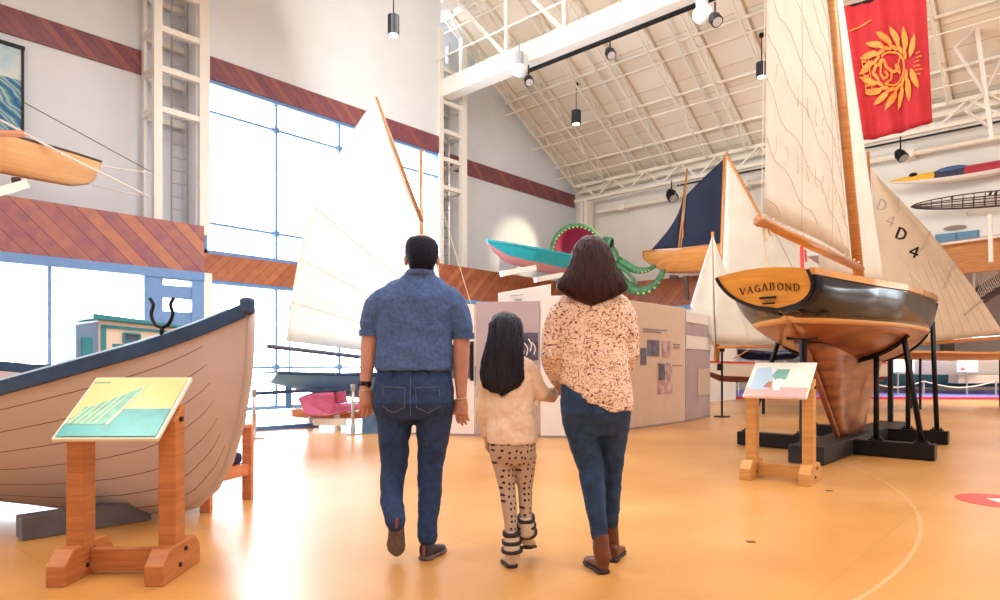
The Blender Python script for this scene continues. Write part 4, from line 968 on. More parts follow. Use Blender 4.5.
def far_boat(name, label, a, b, hbm, z0, z1, m0, m1, m2, ups=.1, split=.4, cat='boat'):
    a, b = V(a), V(b); d = b-a; d.z = 0; L = d.length; d.normalize(); p = V((d.y, -d.x, 0)); o = V((a.x, a.y, 0)); t = thing(name, label, cat, o)
    hb = [(0, .02), (L*.12, hbm*.5), (L*.3, hbm*.9), (L*.5, hbm), (L*.75, hbm*.85), (L*.92, hbm*.45), (L, .02)]
    zk = [(0, z0+(z1-z0)*.8), (L*.05, z0+(z1-z0)*.35), (L*.15, z0+.03), (L*.5, z0), (L*.88, z0+.05), (L, z0+(z1-z0)*.7)]
    zs = [(0, z1+ups), (L*.5, z1-ups*.4), (L, z1+ups)]
    rows = [0, .05, .1, .2, .3, split, split+.001, .55, .7, .85, 1]
    m, pt = hull(o, d, p, L, hb, zk, zs, rows, 36, .42, mis=lambda j, s: 1 if j < 5 else 0)
    m.build('hull', [m0, m1], t, smooth=True, solid=.02); rim(pt, L, .06, .08, ns=36).build('gunwale', m2, t)
    for f in (.28, .5, .72):
        m = MB(); m.beam(pt(L*f, -1, .85), pt(L*f, 1, .85), .25, .04); m.build('thwart', m2, t)
    return t, pt, L, d
far_boat('whaleboat', 'long pale grey boat with dark green bottom and brown gunwale on the blue platform', P(822, 380, 22.8), P(1075, 380, 21.5), .75, .3, 1.28, M_gh, M_green, M_brn, .08, .45)
# rack carrying a black canoe
t, pt, L, d = far_boat('canoe', 'slim black canoe behind the varnished yacht keel', P(738, 355, 23.4), P(800, 355, 24), .4, 1.22, 1.5, M_black, M_black, M_kblk, .08)
for f in (.25, .75):
    m = MB(); q = pt(L*f, 0, 0); m.beam(V((q.x, q.y, .09)), V((q.x, q.y, 1.24)), .06); m.build('rack_post', M_wh, t)
for (x0, x1, y0, y1, d, lb) in ((882, 915, 358, 372, 20.9, 'white information card leaning before the grey boat, left one'), (957, 978, 358, 372, 20.7, 'white information card on a stalk before the grey boat, right one')):
    t = thing('information_card', lb, 'sign', C(((x0+x1)/2-500)/F*d, d, .09))
    m = MB(); m.prism([P(x0, y1, d), P(x1, y1, d), P(x1, y0, d), P(x0, y0, d)], CY*.03); m.build('card', M_wp, t)
    m = MB(); c = C(((x0+x1)/2-500)/F*d, d+.03, .09); m.tube([c, c+CZ*.8], .03, 6); m.build('stalk', M_chrome, t)
    m = MB(); m.prism([P(x0+3, y1-2, d-.01), P(x0+9, y1-2, d-.01), P(x0+5, y1-5, d-.01)], -CY*.008); m.build('red_mark', nmat('red_mark', (.6, .08, .06), .5), t)
m = MB(); m.box(P(978, 379, 21.2), (1.6, .5, .28), (CX, CY, (CZ+CX*.1).normalized())); tag(m.build('wooden_crate', wood('pale_crate_wood', (.50, .40, .28), (.66, .54, .40)), bevel=.02), 'pale wooden crate on the blue platform in front of the grey boat', 'crate')
t = thing('storage_cabinet', 'grey metal cabinet with a dark framed door behind the yacht struts', 'cabinet', P(928, 355, 26)); 
m = MB(); m.box(P(915, 365, 26.5), (2.6, .8, 1.9), (CX, CY, CZ)); m.build('body', nmat('grey_cabinet', (.22, .25, .30), .5), t, bevel=.01)
m = MB(); m.box(P(948, 364, 26.05), (.5, .06, 1.75), (CX, CY, CZ)); m.build('door', M_drk, t)

# big tan-white sail D 4
sb = thing('racing_dinghy', 'dinghy with a big tan-white sail marked D 4 right of the yacht', 'sailboat', C(9.6, 15.3))
head, tack, clew = P(871, 170, 15.3), P(882, 322, 15.1), P(1003, 333, 15.6)
dm = P(868, 152, 15.35)
m = MB(); m.tube([P(878, 372, 15.1), dm], [.05, .03], 8); m.build('mast', M_spar, sb, smooth=True)
tack2 = P(884, 348, 15.2)
m = MB(); f4 = sail(m, tack2, clew, head, .35, 24, side=-CY, leech=.22); s4 = m.build('mainsail', M_sailT, sb, smooth=True, solid=.004)
m = MB()
for (a0, b0, a1, b1) in ((.45, .74, 1, .83), (.45, .50, 1, .62), (.60, .29, 1, .436), (.72, .13, 1, .2)):
    m.tube([f4(a0+(a1-a0)*k/10, b0+(b1-b0)*k/10)-CY*.035 for k in range(11)], .016, 4)
m.build('sail_battens', nmat('batten_cloth', (.50, .40, .34), .8), s4)
m = MB()
for j in range(1, 9): m.tube([f4(.2+j*.09, .03+k*.035)-CY*.012 for k in range(13)], .004, 4)
m.build('sail_seams', nmat('sail_seam_thread', (.5,)*3), s4)
lx = (CX*.93 - CZ*.37).normalized(); ly = (CZ*.93 + CX*.37).normalized()
for ch, px, py, w, mt, nm_ in (('D', 894.5, 237, .23, M_black, 'sail_letter'), ('4', 908, 255, .21, M_black, 'sail_number')):
    m = MB(); letter(m, ch, P(px, py, 14.7), lx, ly, w, .24, -CY, .012, k=1.6); m.build(nm_, mt, s4)
for ch, px, py, w in (('D', 876, 208, .20), ('4', 885, 224, .19)):
    m = MB(); letter(m, ch, P(px, py, 14.85), lx, ly, w, .23, -CY, .012); m.build('sail_letter' if ch == 'D' else 'sail_number', nmat('faded_sail_print', (.42, .34, .34), .8), s4)
m = MB(); m.tube([P(878, 347, 15.1), P(1006, 337, 15.6)], .05, 8); m.build('boom', M_spar, sb)
m = MB(); a_, b_ = P(872, 372, 15.4), P(1040, 368, 16.2); dd_ = b_-a_; dd_.z = 0; LL = dd_.length; dd_.normalize(); pp_ = V((dd_.y, -dd_.x, 0))
m, pt = hull(V((a_.x, a_.y, 0)), dd_, pp_, LL, [(0, .02), (LL*.3, .5), (LL*.6, .7), (LL, .5)], [(0, 1.28), (LL*.1, 1.2), (LL*.5, 1.17), (LL, 1.2)], [(0, 1.38), (LL*.5, 1.33), (LL, 1.36)], e=.5)
m.build('hull', M_brn, sb, smooth=True, solid=.02); rim(pt, LL, .05, .05).build('gunwale', M_varnO, sb)
for f in (.25, .8):
    for sg in (-1, 1): m = MB(); q = pt(LL*f, sg*.6, .3); m.beam(V((q.x, q.y, 0)), V((q.x, q.y, 1.2)), .05); m.build('stand_leg', M_black, sb)
m = MB(); m.tube([P(884, 240, 15.2), P(928, 292, 14.9)], .006, 4); m.build('rigging', M_rope, sb)

# white sail 5 with tall wooden mast, behind the yacht's boom
wb_ = thing('sailing_skiff', 'skiff with a tall white sail numbered 5 behind the yacht stern', 'sailboat', C(4.9, 14.3))
m = MB(); m.tube([P(716, 372, 14.2), P(727, 152, 14.5)], [.07, .03], 8); m.build('mast', M_spar, wb_, smooth=True)
m = MB(); f5 = sail(m, P(719, 345, 14.1), P(905, 343, 14.5), P(768, 232, 14.4), .2, 20, throat=P(727, 156, 14.4), side=-CY, leech=.3); s5 = m.build('mainsail', M_sailW, wb_, smooth=True, solid=.004)
m = MB(); m.tube([f5(.5, k/16)-CY*.02 for k in range(1, 15)], .006, 4); m.build('sail_seams', M_ink, s5)
m = MB(); letter(m, '5', P(822, 271, 13.85), (CX*.85+CZ*.5).normalized(), (CZ*.85-CX*.5).normalized(), .16, .2, -CY, .012); m.build('sail_number', M_black, s5)
m = MB(); m.tube([P(728, 158, 14.4), P(771, 236, 14.2)], .035, 6); m.build('sprit', M_spar, wb_)
m = MB(); m.tube([P(717, 347, 14.1), P(905, 345, 14.5)], .035, 6); m.build('boom', M_spar, wb_)
a_, b_ = P(706, 378, 14.0), P(880, 378, 14.5); dd_ = b_-a_; dd_.z = 0; LL = dd_.length; dd_.normalize(); pp_ = V((dd_.y, -dd_.x, 0))
m, pt = hull(V((a_.x, a_.y, 0)), dd_, pp_, LL, [(0, .02), (LL*.3, .5), (LL*.6, .6), (LL, .4)], [(0, .85), (LL*.08, .70), (LL*.5, .64), (LL, .68)], [(0, 1.12), (LL*.5, 1.06), (LL, 1.10)], [0, .1, .2, .3, .301, .5, .7, .85, 1], e=.5, mis=lambda j, s: 1 if j < 3 else 0)
m.build('hull', [M_wh, nmat('dark_red_bottom', (.14, .02, .025), .4)], wb_, smooth=True, solid=.02); rim(pt, LL, .04, .04).build('gunwale', nmat('red_gunwale', (.6, .06, .04), .4), wb_)
for f in (.3, .8):
    for sg in (-1, 1): m = MB(); q = pt(LL*f, sg*.6, .3); m.beam(V((q.x, q.y, 0)), V((q.x, q.y, .70)), .05); m.build('stand_leg', M_black, wb_)
# small red pennant pole seen through the yacht rigging
m = MB(); m.tube([P(802.5, 275, 13.2), P(801.5, 246, 13.2)], .035, 6); m.tube([P(806.5, 262, 13.2), P(805, 250, 13.2)], .02, 6); m.build('red_furled_flag', nmat('red_flag', (.65, .06, .06), .7), wb_)

# small sailing rig on a black stand
rg = thing('sail_rig_stand', 'small white sail on a wooden spar held by a thin black stand', 'sail rig', C((722-500)/F*13.2, 13.2))
ro = C((722-500)/F*13.2, 13.2)
m = MB(); m.tube([ro+CZ*.01, ro+CZ*1.35], .022, 8); m.build('stand_pole', M_black, rg)
m = MB(); m.tube([ro, ro+CZ*.02], .16, 18); m.build('stand_base', M_black, rg); m = MB(); m.box(P(720, 350, 13.2), (.16, .08, .07), (CX, CY, CZ)); m.box(P(720, 367, 13.2), (.1, .08, .14), (CX, CY, CZ)); m.build('clamp', M_black, rg)
m = MB(); m.tube([P(717.5, 352, 13.15), P(712.5, 232, 13.2)], [.045, .03], 8); m.build('spar', M_spar, rg, smooth=True)
m = MB(); m.tube([P(717, 348, 13.1), P(755, 346, 13.1)], .022, 8); m.tube([P(755, 346, 13.1), P(733, 359, 13.1)], .012, 6); m.build('boom', M_spar, rg)
m = MB(); sail(m, P(716, 344, 13.1), P(752, 344, 13.1), P(713, 236, 13.1), .05, 10); sail(m, P(714, 348, 13.12), P(690, 306, 13.3), P(712, 236, 13.12), .05, 10); m.build('small_sail', M_sailW, rg, smooth=True, solid=.004)

# navy-sailed boat on top of the far bay
nb = thing('navy_sail_boat', 'orange varnished boat with dark navy sails on the ledge of the far bay', 'sailboat', P(685, 276, 18.9))
a_, b_ = P(643, 268, 19.3), P(758, 262, 17.6); dd_ = b_-a_; dd_.z = 0; LL = dd_.length; dd_.normalize(); pp_ = V((dd_.y, -dd_.x, 0))
zz_ = lambda py, d=18.9: EYE-(py-HZ)/F*d
m, pt = hull(V((a_.x, a_.y, 0)), dd_, pp_, LL, [(0, .02), (LL*.15, .3), (LL*.4, .52), (LL*.75, .45), (LL, .2)], [(0, zz_(256)), (LL*.08, zz_(264)), (LL*.22, zz_(273)), (LL*.5, zz_(275)), (LL, zz_(272))], [(0, zz_(249.5)), (LL*.4, zz_(253)), (LL, zz_(251))], e=.55)
m.build('hull', M_varnO, nb, smooth=True, solid=.02); rim(pt, LL, .05, .04).build('gunwale', M_spar, nb)
m = MB(); m.prism([pt(LL, -1, q) for q in (1, .7, .4, .15, 0)] + [pt(LL, 1, q) for q in (.15, .4, .7, 1)], dd_*.03); m.build('transom', M_varnO, nb)
m = MB(); m.tube([P(678, 262, 18.7), P(687, 169, 18.7)], [.05, .03], 8); m.build('mast', M_spar, nb, smooth=True)
m = MB(); m.tube([P(683, 213, 18.65), P(683, 238, 18.65)], .02, 6); m.tube([P(721, 250, 18.2), P(724, 158, 18.3)], .03, 6); m.build('yard', M_spar, nb)
m = MB(); sail(m, P(679, 250, 18.7), P(651, 250, 19.0), P(684.5, 183, 18.7), .1, 14, side=-CY, leech=-.25)
m.build('jib', M_sailN, nb, smooth=True, solid=.004)
m = MB(); sail(m, P(681, 253, 18.68), P(722, 249, 18.2), P(724.5, 158, 18.3), .12, 14, throat=P(686.5, 195, 18.7), side=-CY); m.build('mainsail', M_sailN, nb, smooth=True, solid=.004)
m = MB(); m.tube([P(686.5, 170, 18.7), P(650, 250, 19)], .006, 4); m.build('rigging', M_rope, nb)
m = MB(); m.beam(P(670, 277, 18.9), P(678, 277, 18.8), .2, .08); m.beam(P(712, 277, 18.3), P(720, 277, 18.2), .2, .08)
m.beam(P(687, 300, 18.0), P(686, 276, 18.0), .10, .10); m.build('cradle_block', M_drk, nb)

# green sea creature with maroon mouth
oc = thing('sea_creature_sculpture', 'green many-armed sea creature sculpture with a round maroon mouth on the corner ledge', 'sculpture', P(600, 275, 20))
M_gr = nmat('mottled_green_skin', (.06, .22, .10), .5, var=.4, scale=6); M_suck = nmat('yellow_suckers', (.80, .66, .35), .6); M_mar = nmat('maroon_mouth', (.26, .01, .06), .6)
oc_c = P(577, 251.5, 20.6); oX = CX; oN = -CY
m = MB(); m.grid(lambda a, b: oc_c + CX*(.76*a*math.cos(2*PI*b)) + CZ*(.78*a*math.sin(2*PI*b)) + CY*(.35*(1-a*a)), 8, 40); m.build('mouth_disc', M_mar, oc, smooth=True, solid=.03)
m = MB(); m.tube([oc_c + CX*(.80*math.cos(2*PI*k/48)) + CZ*(.82*math.sin(2*PI*k/48)) for k in range(49)], .075, 10); m.build('mouth_rim', M_gr, oc, smooth=True)
for k in range(36):
    a = 2*PI*k/36; q = MB(); q.ball(oc_c + CX*(.745*math.cos(a)) + CZ*(.765*math.sin(a)) - CY*.05, (.028,)*3, 8, 5); q.build('sucker', M_suck, oc, smooth=True)
def tent(pts, r0, r1, nm='tentacle', sn=14, down=-1):
    pth = bez(pts, 30); R_ = [r0+(r1-r0)*i/(len(pth)-1) for i in range(len(pth))]; m = MB(); m.tube(pth, R_, 10); tt = m.build(nm, M_gr, oc, smooth=True)
    for k in range(1, sn):
        i = int(k/sn*(len(pth)-1)); q = MB(); q.ball(pth[i] - CY*R_[i]*.75 + CZ*down*R_[i]*.6, (R_[i]*.32,)*3, 7, 5); q.build('sucker', M_suck, tt, smooth=True)
tent([P(604, 262, 19.5), P(612, 268, 19.3), P(621, 280, 19), P(632, 289, 18.6), P(643, 291, 18.4), P(654, 286, 18.3), P(661, 276, 18.3), P(663, 270, 18.4)], .20, .07)
tent([P(603, 255, 19.6), P(613, 258, 19.2), P(624, 264, 18.9), P(636, 270, 18.6), P(647, 270, 18.4), P(655, 266, 18.5)], .17, .05)
tent([P(600, 258, 19.6), P(608, 262, 19.1), P(618, 266, 18.8), P(627, 272, 18.6), P(637, 284, 18.4)], .10, .04, sn=8)
tent([P(602, 250, 19.6), P(608, 246, 19.2), P(615, 254, 19.0), P(616, 262, 18.9)], .15, .08, sn=4)
tent([P(560, 266, 20.2), P(550, 262, 20.0), P(540, 254, 19.8), P(528, 251, 19.7), P(520, 256, 19.6)], .16, .07, sn=6)
m = MB(); m.ball(P(606, 248, 19.4), (.26, .26, .34), 14, 10); m.build('head', M_gr, oc, smooth=True)
for dx in (0, 4):
    m = MB(); m.ball(P(609.5+dx*.3, 245-dx, 19.1), (.10, .10, .12), 10, 7); m.ball(P(611+dx*.3, 245.5-dx, 18.98), (.05, .05, .07), 8, 6, 1); m.build('eye', [M_gr, M_black], oc, smooth=True)
m = MB(); m.tube([P(580, 292, 20.4)+CZ*.3, P(600, 262, 19.8)], [.35, .3], 12); m.tube([P(560, 270, 20.4), P(600, 264, 19.9)], .25, 10); m.build('body', M_gr, oc, smooth=True)

# teal boat on white beams on the ledge
tb = thing('teal_boat', 'teal boat with pink bottom lying on white beams on the ledge behind the girl', 'boat', P(520, 268, 17.6))
ta, tb2 = P(487, 241, 16.6), P(590, 262, 18.9); dd_ = tb2-ta; dd_.z = 0; LL = dd_.length; dd_.normalize(); pp_ = V((dd_.y, -dd_.x, 0)); zf = lambda px, py: EYE-(py-HZ)/F*(16.6+(px-487)/103*2.3)
M_teal = nmat('teal_boat_paint', (.01, .40, .52), .35, var=.1); M_pinkb = nmat('pink_bottom_paint', (.55, .25, .28), .5)
m, pt = hull(V((ta.x, ta.y, 0)), dd_, pp_, LL, [(0, .02), (LL*.12, .22), (LL*.35, .5), (LL*.7, .55), (LL, .35)], [(0, zf(487, 243)), (LL*.06, zf(492, 252)), (LL*.16, zf(503, 262)), (LL*.35, zf(520, 268)), (LL*.6, zf(548, 274)), (LL, zf(590, 280))], [(0, zf(487, 240.5)), (LL*.3, zf(518, 250)), (LL, zf(590, 265))], [0, .05, .12, .22, .36, .361, .5, .7, .85, 1], 30, .6, mis=lambda j, s: 1 if j < 4 else 0)
m.build('hull', [M_teal, M_pinkb], tb, smooth=True, solid=.02); rim(pt, LL, .05, .05, ns=30).build('gunwale', M_teal, tb)
m = MB(); m.ball(P(534, 255, 17.5)+CZ*.02, (.35, .2, .12)); m.build('folded_net', M_gr, tb)
for (x0, y0, x1, y1, d) in ((501, 274, 535, 268, 16.5), (535, 280, 562, 275, 17.3)):
    m = MB(); m.beam(P(x0, y0, d), P(x1, y1, d+.5), .16, .14); tag(m.build('support_beam', M_white, bevel=.01), 'white beam under the teal boat on the ledge, %s one' % ('left' if x0 < 520 else 'right'), 'beam')

# ------------------------------------------------------------ upper left: artwork, hanging shell and its ropes
ar = thing('wall_artwork', 'tall painting of blue and green waves hung on the left wall', 'painting', W(1.0, V0-.1, 6))
def art_mat():
    g = G('wave_painting', .6); tc = g.n('TexCoord'); mp = g.n('Mapping'); mp.inputs['Rotation'].default_value = (0, .5, 0); mp.inputs['Scale'].default_value = (1.2, 1, 2.6); g.l(tc.outputs['Object'], mp.inputs[0])
    w = g.n('TexWave'); w.inputs['Scale'].default_value = .9; w.inputs['Distortion'].default_value = 7; w.inputs['Detail'].default_value = 3; g.l(mp.outputs[0], w.inputs[0])
    c1 = g.ramp(w.outputs['Fac'], ((0, (.02, .10, .30)), (.35, (.04, .28, .45)), (.6, (.22, .42, .22)), (.8, (.45, .60, .65)), (1, (.05, .20, .40))))
    n = g.n('TexNoise'); n.inputs['Scale'].default_value = 2; g.l(mp.outputs[0], n.inputs[0]); c2 = g.ramp(n.outputs['Fac'], ((.3, (.30, .55, .72)), (.6, (.60, .72, .75))))
    sp = g.n('SeparateXYZ'); g.l(tc.outputs['Object'], sp.inputs[0]); f = g.math('GREATER_THAN', sp.outputs[2], .02)
    return g.col(g.mix(f, c1, c2)).m
def onwall(px, py, v=V0-.08):
    r = (px-500)/F; d = v/(-CU*r+SU); return V((d*(SU*r+CU), v, EYE-(py-HZ)/F*d))
e = onwall(23, 49); f_ = onwall(19, 144)
m = MB(); m.ubox(e.x-2.2, e.x, V0-.1, V0-.06, f_.z, e.z); m.build('painted_cloth', art_mat(), ar)
m = MB(); m.ubox(e.x-2.25, e.x+.02, V0-.13, V0-.05, e.z-.03, e.z+.03); m.ubox(e.x-.03, e.x+.01, V0-.12, V0-.05, f_.z, e.z); m.build('edge_rod', M_black, ar)
rs = thing('hanging_shell_boat', 'slender orange wooden boat held above the left bay', 'boat', onwall(60, 190, 12.6))
a_ = onwall(101, 170, 12.55); b_ = a_ - V((3.8, 0, 0)) + V((0, -.25, .30)); dd_ = b_-a_; dd_.z = 0; LL = dd_.length; dd_.normalize(); pp_ = V((dd_.y, -dd_.x, 0))
zq = lambda py: EYE-(py-HZ)/F*a_.dot(C(0, 1))
m, pt = hull(V((a_.x, a_.y, 0)), dd_, pp_, LL, [(0, .02), (LL*.12, .18), (LL*.4, .42), (LL*.8, .5), (LL, .4)], [(0, zq(164)), (.03, zq(176)), (.18, zq(186)), (.45, zq(191.5)), (1.1, zq(192)), (LL, zq(190))], [(0, zq(162)), (1.5, zq(162)), (LL, zq(162)-.02)], e=.5)
m.build('hull', wood('light_orange_cedar', (.72, .40, .18), (.82, .50, .25), .35, 2, (.3, .3, 10)), rs, smooth=True, solid=.02); rim(pt, LL, .03, .035).build('gunwale', M_drk, rs)
m = MB(); m.grid(lambda a, b: pt(.05+(LL-.1)*a, 1, 1).lerp(pt(.05+(LL-.1)*a, -1, 1), b), 10, 3); m.build('deck', M_varnO, rs, solid=.015)
m = MB(); m.tube([P(-30, 133, 9.0), P(24, 134, 9.4)], .05, 10); tag(m.build('wooden_boom', wood('boom_wood', (.55, .25, .12), (.65, .32, .18))), 'short round wooden boom end over the orange boat, upper left', 'boom')
m = MB(); m.beam(P(-20, 197, 8.9), P(26, 184, 9.4), .12, .12); m.tube([P(16, 178, 9.3), P(17, 186, 9.35)], .06, 8, 1); tag(m.build('support_arm', [M_white, M_drk]), 'white support arm reaching under the orange boat, upper left', 'bracket')
for a, b, r, lb in ((P(0, 120, 9.8), P(64, 155, 10.4), .02, 'white pole crossing in front of the wave painting'), (P(60, 153, 10.3), P(149, 197, 12.1), .022, 'white pole running down from the orange boat to the left tower'), (P(23, 102, 11.3), P(153, 173, 12.2), .008, 'thin dark line from the painting to the left tower'), (P(100, 166, 11.2), P(152, 173, 12.2), .014, 'white line from the tip of the orange boat to the left tower'), (P(92, 185, 11.2), P(140, 196, 12.2), .012, 'lower white line behind the tip of the orange boat')):
    m = MB(); m.tube([a, b], r, 5); tag(m.build('rigging_line', M_drk if r < .01 else M_white), lb, 'rope')
# small model wheelhouse behind the rowing boat
wh = thing('model_wheelhouse', 'white boat wheelhouse with teal trim and small square windows behind the pale rowing boat', 'boat cabin', P(120, 400, 8.6)-CZ*P(120, 400, 8.6).z)
wa, wb2 = P(76, 365, 8.3), P(192, 365, 9.4); wa.z = 0; wb2.z = 0; wx = (wb2-wa).normalized(); wy = V((-wx.y, wx.x, 0)); wL = (wb2-wa).length
WQ = lambda x, y, z: wa + wx*x + wy*y + CZ*(z*1.04)
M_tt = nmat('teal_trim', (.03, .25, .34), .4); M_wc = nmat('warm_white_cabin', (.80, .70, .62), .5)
m = MB(); m.prism([WQ(.25, 0, .0), WQ(wL, 0, .0), WQ(wL, 0, 1.5), WQ(.25, 0, 1.58)], wy*.8); m.build('cabin_side', M_wc, wh, bevel=.01)
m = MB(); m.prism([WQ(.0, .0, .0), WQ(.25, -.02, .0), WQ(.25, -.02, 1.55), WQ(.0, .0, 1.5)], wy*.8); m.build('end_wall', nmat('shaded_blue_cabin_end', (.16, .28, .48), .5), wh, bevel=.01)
m = MB(); m.prism([WQ(.18, -.06, 1.58), WQ(wL+.05, -.06, 1.50), WQ(wL+.05, -.06, 1.54), WQ(.18, -.06, 1.65)], wy*.92); m.build('roof', M_tt, wh, bevel=.01)
for x in (.55, 1.15):
    m = MB(); m.prism([WQ(x, -.015, 1.30), WQ(x+.2, -.015, 1.29), WQ(x+.2, -.015, 1.41), WQ(x, -.015, 1.42)], wy*.02); f2 = m.build('window', nmat('dark_cabin_pane', (.08, .14, .2), .1), wh)
    m = MB()
    for a, b in (((x, 1.30), (x+.2, 1.29)), ((x+.2, 1.29), (x+.2, 1.41)), ((x+.2, 1.41), (x, 1.42)), ((x, 1.42), (x, 1.30))): m.beam(WQ(a[0], -.02, a[1]), WQ(b[0], -.02, b[1]), .03, .022)
    m.build('window_trim', M_tt, f2)
m = MB(); m.prism([WQ(.28, -.02, 1.48), WQ(wL, -.02, 1.42), WQ(wL, -.02, 1.45), WQ(.28, -.02, 1.52)], wy*.02); m.prism([WQ(.42, -.02, 1.24), WQ(wL, -.02, 1.20), WQ(wL, -.02, 1.24), WQ(.42, -.02, 1.28)], wy*.02); m.prism([WQ(.28, -.02, 1.0), WQ(.34, -.02, 1.0), WQ(.34, -.02, 1.5), WQ(.28, -.02, 1.5)], wy*.02); m.build('trim_strip', M_tt, wh)
m = MB(); m.prism([WQ(.06, -.03, 1.0), WQ(.18, -.03, 1.0), WQ(.18, -.03, 1.35), WQ(.06, -.03, 1.35)], wy*.02); m.build('door', M_tt, wh)
# floor sticker at the right edge and a small scuffed plate
t = thing('floor_sticker', 'round red floor sticker with a white bar at the right edge', 'sticker', C(4.0, 5.1))
fc = C(3.86, 5.03); m = MB(); m.tube([fc+CZ*.0005, fc+CZ*.003], .29, 32); m.build('red_disc', nmat('red_vinyl', (.75, .06, .05), .4), t)
m = MB(); m.box(fc+CX*.12+CZ*.0035, (.34, .16, .002), (CX, CY, CZ)); m.build('white_bar', M_wp, t)
for (px, py, lb) in ((829, 491, 'small dark floor socket plate in front of the lectern with the pink sign'), (751, 542, 'small dark mark plate on the floor near the front')):
    d = F*EYE/(py-HZ); m = MB(); m.box(C((px-500)/F*d, d, .003), (.05, .028, .005), (CX, CY, CZ)); tag(m.build('floor_plate', nmat('dark_brass', (.14, .08, .03), .4), bevel=.001), lb, 'floor plate')

# the far track spotlight throws a warm pool of light on the corner wall
ll = bpy.data.lights.new('track_spotlight_beam', 'SPOT'); ll.energy = 1000; ll.color = (1, .80, .52); ll.spot_size = .5; ll.spot_blend = .7; ll.shadow_soft_size = .1
lo = bpy.data.objects.new('track_spotlight_beam', ll); COL.objects.link(lo); lo.location = P(669, 198, 20.0)
lo.rotation_euler = (onwall(518, 250, V0) - lo.location).to_track_quat('-Z', 'Y').to_euler()

m = MB(); q0, q1 = P(243, 431, 10.3), P(318, 426, 11.2); q0.z = q1.z = .03; m.beam(q0, q1, .10, .06)
for k in range(6): m.beam(q0.lerp(q1, k/6+.03)+CZ*.032, q0.lerp(q1, k/6+.08)+CZ*.032, .102, .006, mi=1)
tag(m.build('patterned_board', [nmat('blue_board_paint', (.12, .30, .62), .5), M_wp]), 'low blue and white patterned board on the floor left of the orange kayak', 'board')

# ------------------------------------------------------------ people, seen from behind, walking away
M_skin = nmat('warm_skin', (.55, .27, .20), .55, var=.06, scale=30); M_skin2 = nmat('lighter_skin', (.64, .36, .26), .55, var=.06, scale=30)
for k_ in (M_skin, M_skin2):
    k_.node_tree.nodes['Principled BSDF'].inputs['Subsurface Weight'].default_value = .15; k_.node_tree.nodes['Principled BSDF'].inputs['Subsurface Radius'].default_value = (.02, .008, .004)
def cloth(name, c, rough=.85, var=.15, scale=40, weave=True):
    return nmat(name, c, rough, var=var, scale=scale, bump=.25)
M_tee = cloth('heather_navy_knit', (.062, .12, .29), .9, .22, 60); M_jean = cloth('dark_blue_denim', (.012, .036, .12), .8, .3, 30)
M_jean2 = cloth('blue_denim', (.012, .04, .11), .8, .35, 22); M_stitch = nmat('denim_stitching', (.10, .13, .22), .8)
M_shoe = nmat('dark_grey_shoe', (.035, .03, .045), .6); M_sole = nmat('taupe_shoe_sole', (.15, .11, .11), .8, bump=.6, var=.2, scale=60); M_tab = nmat('brown_heel_tab', (.22, .07, .05), .6)
M_boot = nmat('brown_leather_boot', (.13, .034, .013), .45, var=.3, scale=14); M_bsole = nmat('black_boot_sole', (.02, .015, .02), .7)
M_hairB = nmat('dark_hair_man', (.008, .010, .024), .6, spec=.15, bump=.5, scale=90, var=.3)
def hair_mat(name, a, b):
    g = G(name, .38); tc = g.n('TexCoord'); mp = g.n('Mapping'); mp.inputs['Scale'].default_value = (1, 1, .07); g.l(tc.outputs['Object'], mp.inputs[0])
    n = g.n('TexNoise'); n.inputs['Scale'].default_value = 90; n.inputs['Detail'].default_value = 4; g.l(mp.outputs[0], n.inputs[0])
    g.col(g.ramp(n.outputs['Fac'], ((.35, a), (.7, b)))); bp = g.n('Bump'); bp.inputs['Strength'].default_value = .6; bp.inputs['Distance'].default_value = .01
    g.l(n.outputs['Fac'], bp.inputs['Height']); g.l(bp.outputs[0], g.b.inputs['Normal']); return g.m
M_hairW = hair_mat('dark_brown_hair', (.018, .008, .012), (.065, .022, .026)); M_hairG = hair_mat('black_hair', (.006, .006, .014), (.022, .02, .042))
for k_ in (M_hairW, M_hairG): k_.node_tree.nodes['Principled BSDF'].inputs['Specular IOR Level'].default_value = .25
def lace_mat():
    g = G('cream_lace_knit', .9); tc = g.n('TexCoord'); mp = g.n('Mapping'); mp.inputs['Scale'].default_value = (1, 1, 1.5); g.l(tc.outputs['Object'], mp.inputs[0])
    n = g.n('TexNoise'); n.inputs['Scale'].default_value = 52; n.inputs['Detail'].default_value = 0; n.inputs['Distortion'].default_value = .5; g.l(mp.outputs[0], n.inputs[0])
    n2 = g.n('TexNoise'); n2.inputs['Scale'].default_value = 70; n2.inputs['Detail'].default_value = 0; g.l(tc.outputs['Object'], n2.inputs[0])
    ln = g.math('LESS_THAN', g.math('ABSOLUTE', g.math('SUBTRACT', n.outputs['Fac'], .5)), .06)
    k = g.math('MULTIPLY', ln, g.math('GREATER_THAN', n2.outputs['Fac'], .44))
    g.col(g.mix(k, (.82, .61, .49), (.22, .08, .07)))
    bp = g.n('Bump'); bp.inputs['Strength'].default_value = .5; bp.inputs['Distance'].default_value = .006; g.l(n.outputs['Fac'], bp.inputs['Height']); g.l(bp.outputs[0], g.b.inputs['Normal'])
    return g.m
def dot_mat():
    g = G('beige_dotted_leggings', .8); tc = g.n('TexCoord'); v = g.n('TexVoronoi', voronoi_dimensions='2D'); v.inputs['Scale'].default_value = 30; v.inputs['Randomness'].default_value = .4; sp = g.n('SeparateXYZ'); g.l(tc.outputs['Object'], sp.inputs[0]); cb = g.n('CombineXYZ'); g.l(g.math('MULTIPLY_ADD', sp.outputs[1], .8, sp.outputs[0]), cb.inputs[0]); g.l(sp.outputs[2], cb.inputs[1]); g.l(cb.outputs[0], v.inputs[0])
    g.col(g.mix(g.math('LESS_THAN', v.outputs['Distance'], .21), (.47, .34, .27), (.03, .012, .015))); return g.m
